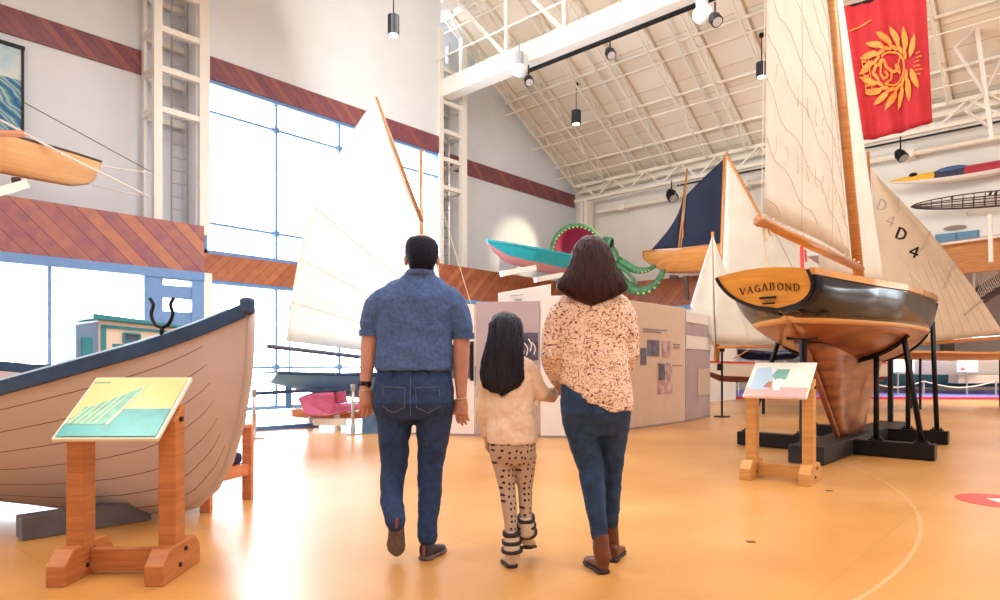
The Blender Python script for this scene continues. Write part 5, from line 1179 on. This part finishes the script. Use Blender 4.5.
M_lace = lace_mat(); M_dot = dot_mat(); M_cardi = cloth('cream_knit', (.78, .60, .47), .9, .06, 25)

class Fig:
    def __init__(s, d0, root): s.d0 = d0; s.root = root; s.k = d0/F
    def p(s, px, py, dy=0): return P(px, py, s.d0+dy)
    def tor(s, m, rs, n=28, e=2.2, mi=None):
        out = []
        for r in rs:
            py, cx, hw, hd = r[:4]; dy = r[4] if len(r) > 4 else 0; tilt = r[5] if len(r) > 5 else 0
            c = s.p(cx, py, dy); w = hw*s.k; ring = []
            for k in range(n):
                a = 2*PI*k/n; q, t = math.cos(a), math.sin(a)
                ring.append(c + CX*(w*math.copysign(abs(q)**(2/e), q)) + CY*(hd*math.copysign(abs(t)**(2/e), t)) + CZ*(tilt*s.k*min(1, max(0, -q*1.35-.05))))
            out.append(ring)
        return m.loft(out, mi=mi)
    def limb(s, m, pts, n=14, mi=None, flat=1.0):
        """pts (px, py, dy, r px)"""
        q = [s.p(*a[:3]) for a in pts]; r = [a[3]*s.k for a in pts]
        m.tube(q, r, n, mi, flat=flat)
        for a, b in ((q[0], r[0]), (q[-1], r[-1])): m.ball(a, b*.97, 12, 8, mi)
        return m
def hand(m, w, d, side, sc=1.0, curl=.5, nrm=None):
    """w wrist, d direction of the fingers, side towards the thumb, curl towards nrm (palm side)"""
    w = V(w); d = V(d).normalized(); t = V(side); t = (t - d*t.dot(d)).normalized(); n = V(nrm) if nrm is not None else d.cross(t); n = (n - d*n.dot(d) - t*n.dot(t)).normalized()
    pl = .092*sc
    m.tube([w-d*.03*sc, w, w+d*.03*sc, w+d*.065*sc, w+d*pl], [(.026*sc, .020*sc), (.027*sc, .019*sc), (.037*sc, .019*sc), (.041*sc, .017*sc), (.038*sc, .013*sc)], 14, side=t)
    for i, (off, ln, r) in enumerate(((.030, .070, .0090), (.010, .080, .0094), (-.011, .074, .0090), (-.030, .058, .0080))):
        b = w + d*(pl-.012*sc-abs(off)*.15) + t*off*sc; a = .25*curl+.06*i*curl; pts = [b]; q = b
        for k, f in enumerate((.45, .32, .23)):
            a += curl*(.35 if k == 0 else .6); dd = d*math.cos(a) + n*math.sin(a) + t*(off*1.2); q = q + dd.normalized()*ln*f*sc*1.05; pts.append(q)
        m.tube(pts, [r*sc, r*sc*.97, r*sc*.88, r*sc*.72], 10); m.ball(pts[-1], r*sc*.72, 8, 6)
    b = w + d*.02*sc + t*.025*sc
    pts = [b, b + (d*.6+t*.7+n*.25).normalized()*.036*sc, b + (d*.6+t*.7+n*.25).normalized()*.036*sc + (d*.92+t*.2+n*.35).normalized()*.03*sc, b + (d*.6+t*.7+n*.25).normalized()*.036*sc + (d*.92+t*.2+n*.35).normalized()*.054*sc]
    m.tube(pts, [.015*sc, .012*sc, .0105*sc, .0085*sc], 10); m.ball(pts[-1], .0085*sc, 8, 6)
def head(f, m, px, py, sc=1.0):
    c = f.p(px, py); m.ball(c-CY*.012*sc, (.074*sc, .074*sc, .112*sc), 24, 16)
    rs = []
    m.add(*ellips(c, (.074*sc, .093*sc, .112*sc)))
    m.add(*ellips(c+CY*.030*sc-CZ*.055*sc, (.055*sc, .062*sc, .062*sc)))          # jaw
    m.add(*ellips(c+CY*.095*sc-CZ*.015*sc, (.012*sc, .020*sc, .022*sc)))         # nose
    m.add(*ellips(c+CY*.088*sc-CZ*.055*sc, (.024*sc, .009*sc, .008*sc)))         # lips
    for sg in (-1, 1): m.add(*ellips(c+CX*sg*.086*sc-CZ*.030*sc-CY*.004*sc, (.012*sc, .019*sc, .030*sc)))   # ears
    return c
def ellips(c, r, n=20, mm=12):
    vs = []; fs = []
    for i in range(mm+1):
        t = PI*i/mm
        for k in range(n): a = 2*PI*k/n; vs.append(c + CX*(r[0]*math.sin(t)*math.cos(a)) + CY*(r[1]*math.sin(t)*math.sin(a)) - CZ*(r[2]*math.cos(t)))
    for i in range(mm):
        for k in range(n): fs.append((i*n+k, i*n+(k+1) % n, (i+1)*n+(k+1) % n, (i+1)*n+k))
    return vs, fs
def eyes(f, c, sc, root):
    for sg in (-1, 1):
        m = MB(); m.add(*ellips(c+CX*sg*.030*sc+CY*.080*sc+CZ*.003, (.013*sc, .011*sc, .009*sc), 12, 8)); m.build('eye', nmat('eye_white', (.75, .73, .7), .3), root, smooth=True)
        m = MB(); m.add(*ellips(c+CX*sg*.032*sc+CY*.083*sc+CZ*.026*sc, (.018*sc, .006*sc, .004*sc), 12, 6)); m.build('eyebrow', M_hairB, root, smooth=True)
def foot(heel, toe, sc, up=CZ, h=.085, w=.045):
    """shoe solid from heel to toe, returns upper and sole builders"""
    heel, toe = V(heel), V(toe); d = (toe-heel); L = d.length; d.normalize(); up = (V(up) - d*V(up).dot(d)).normalized(); x = d.cross(up)
    def ring(f, ww, zz0, zz1, n=16):
        c = heel + d*L*f; out = []
        for k in range(n):
            a = 2*PI*k/n; q, t = math.cos(a), math.sin(a)
            out.append(c + x*ww*math.copysign(abs(q)**.8, q) + up*((zz0+zz1)/2 + (zz1-zz0)/2*math.copysign(abs(t)**.7, t)))
        return out
    u = MB(); u.loft([ring(f, ww*sc, .018*sc, z*sc) for f, ww, z in ((-.02, .018, .06), (.0, .032, h), (.1, .038, h+.01), (.25, .039, h), (.45, .041, h*.78), (.65, .047, h*.62), (.85, .042, h*.5), (.97, .025, .038), (1.0, .012, .03))])
    s = MB(); s.loft([ring(f, ww*sc*1.06, 0, .024*sc) for f, ww in ((-.03, .020), (.0, .034), (.1, .040), (.3, .036), (.5, .040), (.7, .048), (.88, .042), (.98, .026), (1.02, .012))])
    return u, s

# --- the man
mn = thing('person', 'man in a heather navy polo shirt and dark jeans, walking away', 'person', C((412-500)/F*3.56, 3.56), CR)
f = Fig(3.56, mn); b = MB()
hc = head(f, b, 422, 255, 1.0)
f.limb(b, [(421, 266, -.01, 11.5), (419.5, 277, -.01, 11)])
f.tor(b, [(279, 418, 12, .05), (290, 417, 22, .07), (302, 416, 32, .09), (330, 415, 33, .10), (372, 414, 33, .10), (396, 414, 34, .10), (408, 414, 30, .09)])
f.limb(b, [(377, 306, 0, 7.5), (371, 325, -.0, 8.6), (369, 347, -.01, 8.2), (367, 368, -.02, 7), (365, 387, -.03, 5.2)]); hand(b, f.p(364.8, 388, -.03), -CZ+CX*.10-CY*.05, CX*.75+CY*.6, 1.06, .42, CY*.7-CX*.3)
f.limb(b, [(455, 306, 0, 7.5), (461.5, 328, -.0, 8.6), (461.5, 352, -.01, 8.2), (461, 377, -.01, 7), (461.5, 396, -.02, 5.2)]); hand(b, f.p(461.8, 397, -.02), -CZ-CX*.03-CY*.05, -CX*.85+CY*.4, 1.02, .45, CY*.75+CX*.2)
f.limb(b, [(396, 425, 0, 12), (395, 468, .02, 7), (392, 495, -.05, 6), (396, 522, -.14, 5)]); f.limb(b, [(432, 425, 0, 12), (430, 468, .02, 7), (429, 500, .0, 6), (427, 538, -.03, 5)])
body = b.build('body', M_skin, mn, remesh=.0045, sm=2)
eyes(f, hc, 1, mn)
h = MB()
f.tor(h, [(236.5, 421, 5, .03, -.01), (238, 421, 11, .062, -.01), (241.5, 421.5, 14.6, .082, -.01), (247, 422, 16.4, .094, -.012), (253, 422, 16.6, .094, -.018), (258, 422, 15.6, .086, -.026), (263, 422, 13.8, .066, -.040), (268, 421.5, 12.0, .040, -.045), (271.5, 421.5, 9, .02, -.046)], 28, 2.2)
h.build('hair', M_hairB, mn, remesh=.007, disp=(.012, .006))
m = MB(); m.add(*ellips(hc+CY*.045-CZ*.072, (.062, .058, .045))); m.build('beard', M_hairB, mn, remesh=.007)
s_ = MB()
MT = [(272, 420, 12.5, .062, -.01), (276, 419.5, 16, .072, -.01), (280, 418.5, 23, .082), (285, 417.5, 31, .098), (291, 416.5, 38, .110), (300, 415, 41.5, .120), (310, 415, 41, .124), (322, 414.5, 39, .124), (340, 414, 38, .126), (356, 414, 38.5, .134), (366, 414, 39.5, .142), (371, 414, 39, .142)]
f.tor(s_, MT, 32, 2.3)
f.limb(s_, [(386, 299, 0, 14), (377, 307, 0, 13), (373, 317, 0, 12), (371.0, 327, 0, 11.2)], 16); f.limb(s_, [(446, 298, 0, 14), (454, 306, 0, 13.4), (459.5, 318, 0, 12), (462.5, 330, 0, 11.2)], 16)
shirt = s_.build('polo_shirt', M_tee, mn, remesh=.008, disp=(.09, .022), sm=5)
m = MB(); f.tor(m, [(270.5, 420.5, 13.2, .070, -.012), (276.5, 419.5, 16.5, .078, -.012)], 28); m.build('collar', cloth('navy_collar_knit', (.07, .11, .24)), shirt, smooth=True)
def hemring(f, c0, r, name, mat_, par, th=.006, w=3):
    m = MB(); f.tor(m, [(c0[1]-w/2, c0[0], r, r*f.k, c0[2]), (c0[1]+w/2, c0[0], r, r*f.k, c0[2])], 24); return m.build(name, mat_, par, smooth=False)
hemring(f, (370.6, 333, 0), 11.2, 'sleeve_hem', M_tee, shirt, w=6); hemring(f, (463.2, 336, 0), 11.2, 'sleeve_hem', M_tee, shirt, w=6)
j = MB()
MJ = [(366, 414, 35, .118), (376, 414, 37.5, .128), (388, 414, 39.5, .140, -.005), (402, 414, 40.5, .146, -.01), (412, 414, 39.5, .135), (418, 414, 37, .115)]
f.tor(j, MJ, 32, 2.4)
f.limb(j, [(395.5, 415, 0, 19.5), (394, 440, .01, 15.6), (394.5, 465, .02, 13.4), (392, 480, .0, 12.4), (391.5, 500, -.06, 11.2), (394.5, 515, -.12, 9.8), (395.5, 522, -.14, 10)], 18)
f.limb(j, [(433.5, 415, 0, 19.5), (432.5, 440, .01, 15.6), (430.5, 465, .02, 13), (430, 485, .01, 12.2), (429, 505, .0, 11), (427.5, 525, -.02, 9.8), (427.5, 537, -.03, 10.2)], 18)
jean = j.build('jeans', M_jean, mn, remesh=.007, disp=(.07, .016), sm=4)
def back(f, T, px, py, out=.004):
    T = [(r + (0, 0))[:6] if len(r) < 5 else r for r in T]
    for a, b_ in zip(T, T[1:]):
        if a[0] <= py <= b_[0]:
            t = (py-a[0])/(b_[0]-a[0]); cx, hw, hd, dy = [a[i]+(b_[i]-a[i])*t for i in (1, 2, 3, 4)]; break
    x = max(-1, min(1, (px-cx)/hw)); return f.p(px, py, dy) - CY*(hd*(1-abs(x)**2.3)**(1/2.3)+out)
for sx in (-1, 1):
    m = MB(); o_ = [(5, 387), (27, 386), (28, 405), (17, 411), (6, 406), (5, 387)]
    q = [back(f, MJ, 414+sx*x, y, .007) for x, y in o_]; m.tube([q[i].lerp(q[i+1], k/5) for i in range(5) for k in range(5)]+[q[-1]], .0022, 5); m.build('back_pocket', M_stitch, jean)
m = MB(); m.tube([back(f, MJ, 414, y, .006) for y in range(374, 416, 4)], .002, 5); m.build('rear_seam', M_stitch, jean)
for px in (395, 414, 433):
    m = MB(); m.tube([back(f, MJ, px, y, .003) for y in (369, 373, 377)], .005, 6); m.build('belt_loop', M_jean, jean)
u, s2 = foot(f.p(395, 523, -.17), f.p(396, 556, -.06), 1.0, up=(CY*.9+CZ*.25))
u.build('shoe', M_shoe, mn, remesh=.006); s2.build('shoe_sole', M_sole, mn, smooth=True)
m = MB(); m.beam(f.p(397, 518, -.205), f.p(396.5, 528, -.205), .014, .006, up=CY); m.build('heel_tab', M_tab, mn)
u, s2 = foot(C(*(lambda q: (q[0], q[1]))(((424-500)/F*3.5, 3.50)), .0), C((441-500)/F*3.62, 3.70, 0), 1.0); u.build('shoe', M_shoe, mn, remesh=.006); s2.build('shoe_sole', M_sole, mn, smooth=True)
m = MB(); q = C((424-500)/F*3.48, 3.475, .0); m.beam(q+CZ*.03, q+CZ*.09, .014, .006, up=CY); m.build('heel_tab', M_tab, mn)
m = MB(); m.tube([f.p(365.7, 381.5, -.025), f.p(365.2, 386.5, -.03)], .0325, 18); m.build('watch_strap', M_black, mn)
m = MB(); m.tube([f.p(359.6, 384, -.025), f.p(358.8, 384, -.025)], .016, 14); m.build('watch_case', M_black, mn)
for px, py, dy in ((365, 390, -.03), (461.7, 398.5, -.02)):
    m = MB(); c = f.p(px, py, dy); m.tube([c+CX*.033*math.cos(2*PI*k/20)+CY*.026*math.sin(2*PI*k/20)+CZ*.004*math.cos(2*PI*k/20) for k in range(21)], .003, 5); m.build('bracelet', nmat('pale_gold_bracelet', (.75, .58, .35), .3), mn)

# --- the woman
wm = thing('person', 'woman with long brown hair, cream lace sweater, blue jeans and brown boots, walking away', 'person', C((597-500)/F*3.4, 3.40), CR)
f = Fig(3.38, wm); b = MB()
hc = head(f, b, 592, 259, .97)
f.limb(b, [(592, 275, -.01, 9.5), (593, 292, -.02, 11)])
f.tor(b, [(290, 593, 12, .05), (297, 593, 28, .07), (310, 593, 31, .09), (345, 593, 27, .09), (370, 594, 27, .09), (400, 596, 32, .11), (425, 596, 30, .10)])
f.limb(b, [(566, 312, 0, 6.5), (557, 335, 0, 6), (553, 358, .0, 5.5), (556, 376, .09, 4.6), (559, 388, .16, 4.4)]); hand(b, f.p(559, 389, .17), -CZ*.75-CX*.35+CY*.4, CY+CZ*.3, .84, 1.0, -CX+CZ*.2)
f.limb(b, [(620, 312, 0, 6.5), (625, 335, 0, 6), (627, 358, .02, 5.5), (622, 371, .12, 4.8), (612, 380, .22, 4.4)]); hand(b, f.p(611, 380, .22), -CX*.9+CY*.35, CZ, .84, .8, -CY)
f.limb(b, [(582, 425, 0, 11), (590, 468, -.01, 6.5), (595.5, 500, -.045, 5.5), (600, 540, -.06, 4.5), (601, 560, -.06, 4.5)]); f.limb(b, [(612, 425, .0, 11), (613, 468, .06, 5.5), (612, 500, .10, 4.8), (611, 540, .12, 4), (612, 551, .13, 4)])
b.build('body', M_skin2, wm, remesh=.0055, sm=4); eyes(f, hc, .95, wm)
def strands(m, f, T, n, r, lo, hi, wob, seed, dyo=-.012):
    """thin locks that follow the back of a hair mass and run past its lower edge"""
    rnd = random.Random(seed)
    for i in range(n):
        x = rnd.uniform(-.97, .97); pts = []; ph = rnd.uniform(0, 6); end = hi - abs(x)**1.3*rnd.uniform(7, 15) + rnd.uniform(-6, 3); st = lo + rnd.uniform(0, 22) + abs(x)*8; K_ = 12
        for k in range(K_+1):
            py = st + (end-st)*k/K_; tt = max(T[0][0], min(T[-1][0]-.01, py))
            for a, b_ in zip(T, T[1:]):
                if a[0] <= tt <= b_[0]: u_ = (tt-a[0])/(b_[0]-a[0]); cx, hw, hd, dy = [a[j]+(b_[j]-a[j])*u_ for j in (1, 2, 3, 4)]; break
            xx = x*(1-.0*k/K_); off = wob*math.sin(ph+k*.75)*(k/K_)
            q = f.p(cx+xx*hw+off, py, dy) - CY*(hd*math.sqrt(max(0, 1-xx*xx)) + .003); pts.append(q)
        m.tube(pts, [r]*(K_-1)+[r*.7, r*.25], 5)
WH = [(236, 590, 3.5, .03, -.01), (238.5, 590, 9.5, .07, -.012), (243, 590.5, 14.5, .092, -.014), (250, 591.5, 19, .103, -.018), (258, 592, 21, .105, -.026), (265, 592, 23, .100, -.036), (271, 591.5, 25.5, .092, -.048), (278, 591.5, 30, .082, -.062), (284, 591.5, 34.5, .070, -.076), (289, 592, 34.5, .062, -.085), (294, 592, 29, .052, -.091), (298.5, 592, 20, .042, -.095), (302.5, 592, 12, .03, -.097), (306.5, 592, 3.5, .02, -.098)]
h = MB(); f.tor(h, WH, 32, 2.1); hr = h.build('hair', M_hairW, wm, remesh=.007, disp=(.03, .012))
h = MB(); strands(h, f, WH, 260, .0042, 240, 303, 2.4, 3); h.build('hair_locks', M_hairW, hr, smooth=True)['kind'] = 'stuff'
s_ = MB()
WT = [(288, 593, 15, .065), (293, 593, 25, .08), (299, 593, 33, .098), (308, 593, 36.5, .115), (325, 593, 34.5, .125), (345, 593, 33.5, .13), (365, 594, 34.5, .138, 0, 0), (385, 595.5, 36, .148, 0, 8), (400, 596, 36, .150, 0, 18), (408, 596.5, 36, .156, 0, 25), (411, 596.5, 35.5, .156, 0, 27)]
f.tor(s_, WT, 32, 2.4)
f.limb(s_, [(571, 304, 0, 13), (560, 316, 0, 13), (554, 335, 0, 12), (551.5, 355, -.01, 11), (553.5, 368, .03, 9.5), (557, 379, .10, 8)], 16); f.limb(s_, [(616, 304, 0, 13), (624, 316, 0, 12.5), (627, 335, 0, 11.5), (628.5, 355, .0, 10.5), (625, 366, .07, 9.5), (616, 376, .16, 8)], 16)
s_.build('lace_sweater', M_lace, wm, remesh=.008, disp=(.08, .024), sm=5)
j = MB()
f.tor(j, [(370, 594, 30, .105), (385, 595, 34, .125), (398, 596, 35.5, .138, -.01), (412, 596, 35, .134, -.01), (424, 596, 33.5, .115), (434, 596, 31, .09)], 30, 2.3)
f.limb(j, [(580.5, 418, 0, 18.5), (584.5, 445, .0, 15.5), (590.5, 468, -.01, 12.6), (593, 485, -.03, 12), (595.5, 505, -.05, 10.6), (598, 522, -.06, 8.8), (599.5, 537, -.06, 7.6)], 18)
f.limb(j, [(613, 418, .0, 18), (613, 445, .03, 13), (613, 468, .06, 10), (612.5, 485, .08, 9.4), (612, 505, .10, 8.3), (611, 526, .12, 7.2)], 18)
j.build('jeans', M_jean2, wm, remesh=.007, disp=(.06, .012), sm=4)
dL = 3.32
u, s2 = foot(C((604.5-500)/F*3.26, 3.27, 0), C((588-500)/F*3.47, 3.47, 0), .93, h=.095); sh = MB(); sh.v = list(u.v); sh.f = list(u.f); sh.mi = list(u.mi)
sh.tube([f.p(600.5, 534, -.06), f.p(601, 548, -.075), C((604-500)/F*3.29, 3.30, .06)], [7.9*f.k, 8.3*f.k, 8.4*f.k], 16); sh.build('boot', M_boot, wm, remesh=.006); s2.build('boot_sole', M_bsole, wm, smooth=True)
u, s2 = foot(C((612-500)/F*3.47, 3.47, 0), C((621-500)/F*3.66, 3.68, 0), .90, h=.095); sh = u
sh.tube([f.p(611, 524, .12), f.p(611.5, 537, .125), C((612.5-500)/F*3.51, 3.52, .06)], [7.4*f.k, 7.6*f.k, 7.7*f.k], 16); sh.build('boot', M_boot, wm, remesh=.006); s2.build('boot_sole', M_bsole, wm, smooth=True)

# --- the girl
gl = thing('person', 'little girl in a cream knit top and dotted leggings between the man and the woman', 'person', C((513-500)/F*3.42, 3.42), CR)
f = Fig(3.42, gl); b = MB()
hc = head(f, b, 506, 333, .86)
f.limb(b, [(508, 350, -.01, 7), (509, 360, -.01, 8.5)])
f.tor(b, [(358, 510, 9, .04), (364, 510, 19, .06), (375, 510, 20, .07), (410, 511, 19, .075), (440, 512, 22, .085), (455, 513, 22, .08)])
f.limb(b, [(490, 368, 0, 6.5), (485, 388, 0, 6), (482.5, 408, 0, 5.2), (484, 425, .03, 4.4), (486, 437, .05, 3.6)]); hand(b, f.p(486, 438, .05), -CZ+CY*.1+CX*.1, CY, .70, .6, CX)
f.limb(b, [(528, 367, 0, 6.5), (534, 380, .0, 6), (541, 393, .0, 5.4), (548, 394.5, .05, 4.6), (555, 392, .12, 3.8)]); hand(b, f.p(555, 391.5, .12), CX*.8+CY*.5+CZ*.1, CZ+CY*.2, .70, .9, CY-CX*.3)
f.limb(b, [(504, 455, 0, 8), (508, 490, -.01, 4.5), (510, 520, -.03, 3.8), (511, 545, -.04, 3.8)]); f.limb(b, [(524, 455, 0, 8), (525, 490, .02, 4.3), (526, 515, .0, 3.8), (526.5, 532, -.0, 3.8)])
b.build('body', M_skin2, gl, remesh=.005, sm=4); eyes(f, hc, .84, gl)
GH = [(312, 505, 4, .025, -.005), (314, 505, 9.5, .055, -.008), (318, 505.5, 14, .078, -.01), (325, 505.5, 17, .09, -.014), (335, 505.5, 18, .09, -.022), (345, 504.5, 19, .08, -.04), (356, 503, 20.5, .065, -.055), (368, 502, 21.5, .052, -.065), (378, 501.5, 21.5, .046, -.07), (387, 501.5, 19, .04, -.072), (392, 502, 12, .028, -.074), (394.5, 503, 5, .015, -.074)]
h = MB(); f.tor(h, GH, 32, 2.1); hr = h.build('hair', M_hairG, gl, remesh=.006, disp=(.03, .010))
h = MB(); strands(h, f, GH, 220, .0034, 316, 395, 2.0, 8); h.build('hair_locks', M_hairG, hr, smooth=True)['kind'] = 'stuff'
s_ = MB()
f.tor(s_, [(355, 510, 10, .045), (359, 510, 17, .06), (365, 510, 23, .078), (378, 511, 24, .088), (395, 511, 24, .092), (412, 511, 24.5, .098), (428, 511.5, 25.5, .106), (438, 512, 25.5, .108), (442.5, 512, 25, .106)], 30, 2.3)
f.limb(s_, [(494, 366, 0, 9), (487.5, 376, 0, 8.6), (484.5, 392, 0, 8), (482.5, 410, 0, 7), (484, 426, .03, 6), (485.5, 433, .05, 5.8)], 14); f.limb(s_, [(524, 366, 0, 9.5), (531, 375, .0, 9), (537.5, 388, .0, 8.6), (542, 394, .0, 8), (548, 395, .05, 6.8), (554, 392.5, .11, 6)], 14)
s_.build('knit_top', M_cardi, gl, remesh=.007, disp=(.06, .018), sm=4)
j = MB(); f.tor(j, [(438, 512.5, 23, .09), (448, 512.5, 23.5, .095), (457, 513, 23, .085), (464, 513.5, 21, .065)], 26, 2.3)
f.limb(j, [(502, 455, 0, 12.5), (505, 472, .0, 10.2), (507.5, 490, -.01, 8.2), (509, 505, -.02, 7.8), (510.5, 522, -.03, 6.4), (511, 534, -.035, 6)], 16); f.limb(j, [(525, 455, 0, 12), (525, 472, .01, 9.6), (525, 490, .02, 7.4), (525.5, 503, .01, 6.8), (526, 520, .0, 6)], 16)
j.build('leggings', M_dot, gl, remesh=.006, sm=3)
M_gb = nmat('cream_suede_boot', (.62, .48, .38), .8, var=.1, scale=20)
for (tp, mid, hl, toe, lab) in (((511.5, 532, -.035), (511.8, 550, -.05), (512.5, 3.365), (506, 3.50), 0), ((526, 517, .0), (526.3, 532, .0), (527, 3.44), (531, 3.58), 1)):
    hz = .0 if lab == 0 else .078
    u, s2 = foot(C((hl[0]-500)/F*hl[1], hl[1], hz), C((toe[0]-500)/F*toe[1], toe[1], hz*.6), .80, h=.09)
    a0, a1 = f.p(*tp), f.p(*mid); bt_ = C((hl[0]-500)/F*hl[1], hl[1]+.03, hz+.05)
    u.tube([a0, a1, bt_], [7.9*f.k, 8.1*f.k, 8.2*f.k], 16); bo_ = u.build('boot', M_gb, gl, remesh=.006); s2.build('boot_sole', M_bsole, gl, smooth=True)
    for k, w_, rr_ in ((.04, 3.6, 9.2), (.36, 3, 10.2), (.68, 3, 11.2)):
        c = a0.lerp(bt_, k)-CY*.012*k; m = MB(); ax_ = (bt_-a0).normalized(); m.tube([c-ax_*w_*f.k*.6, c, c+ax_*w_*f.k*.6], [rr_*f.k*.97, rr_*f.k, rr_*f.k*.97], 20); m.build('boot_strap', M_bsole, bo_, smooth=True)
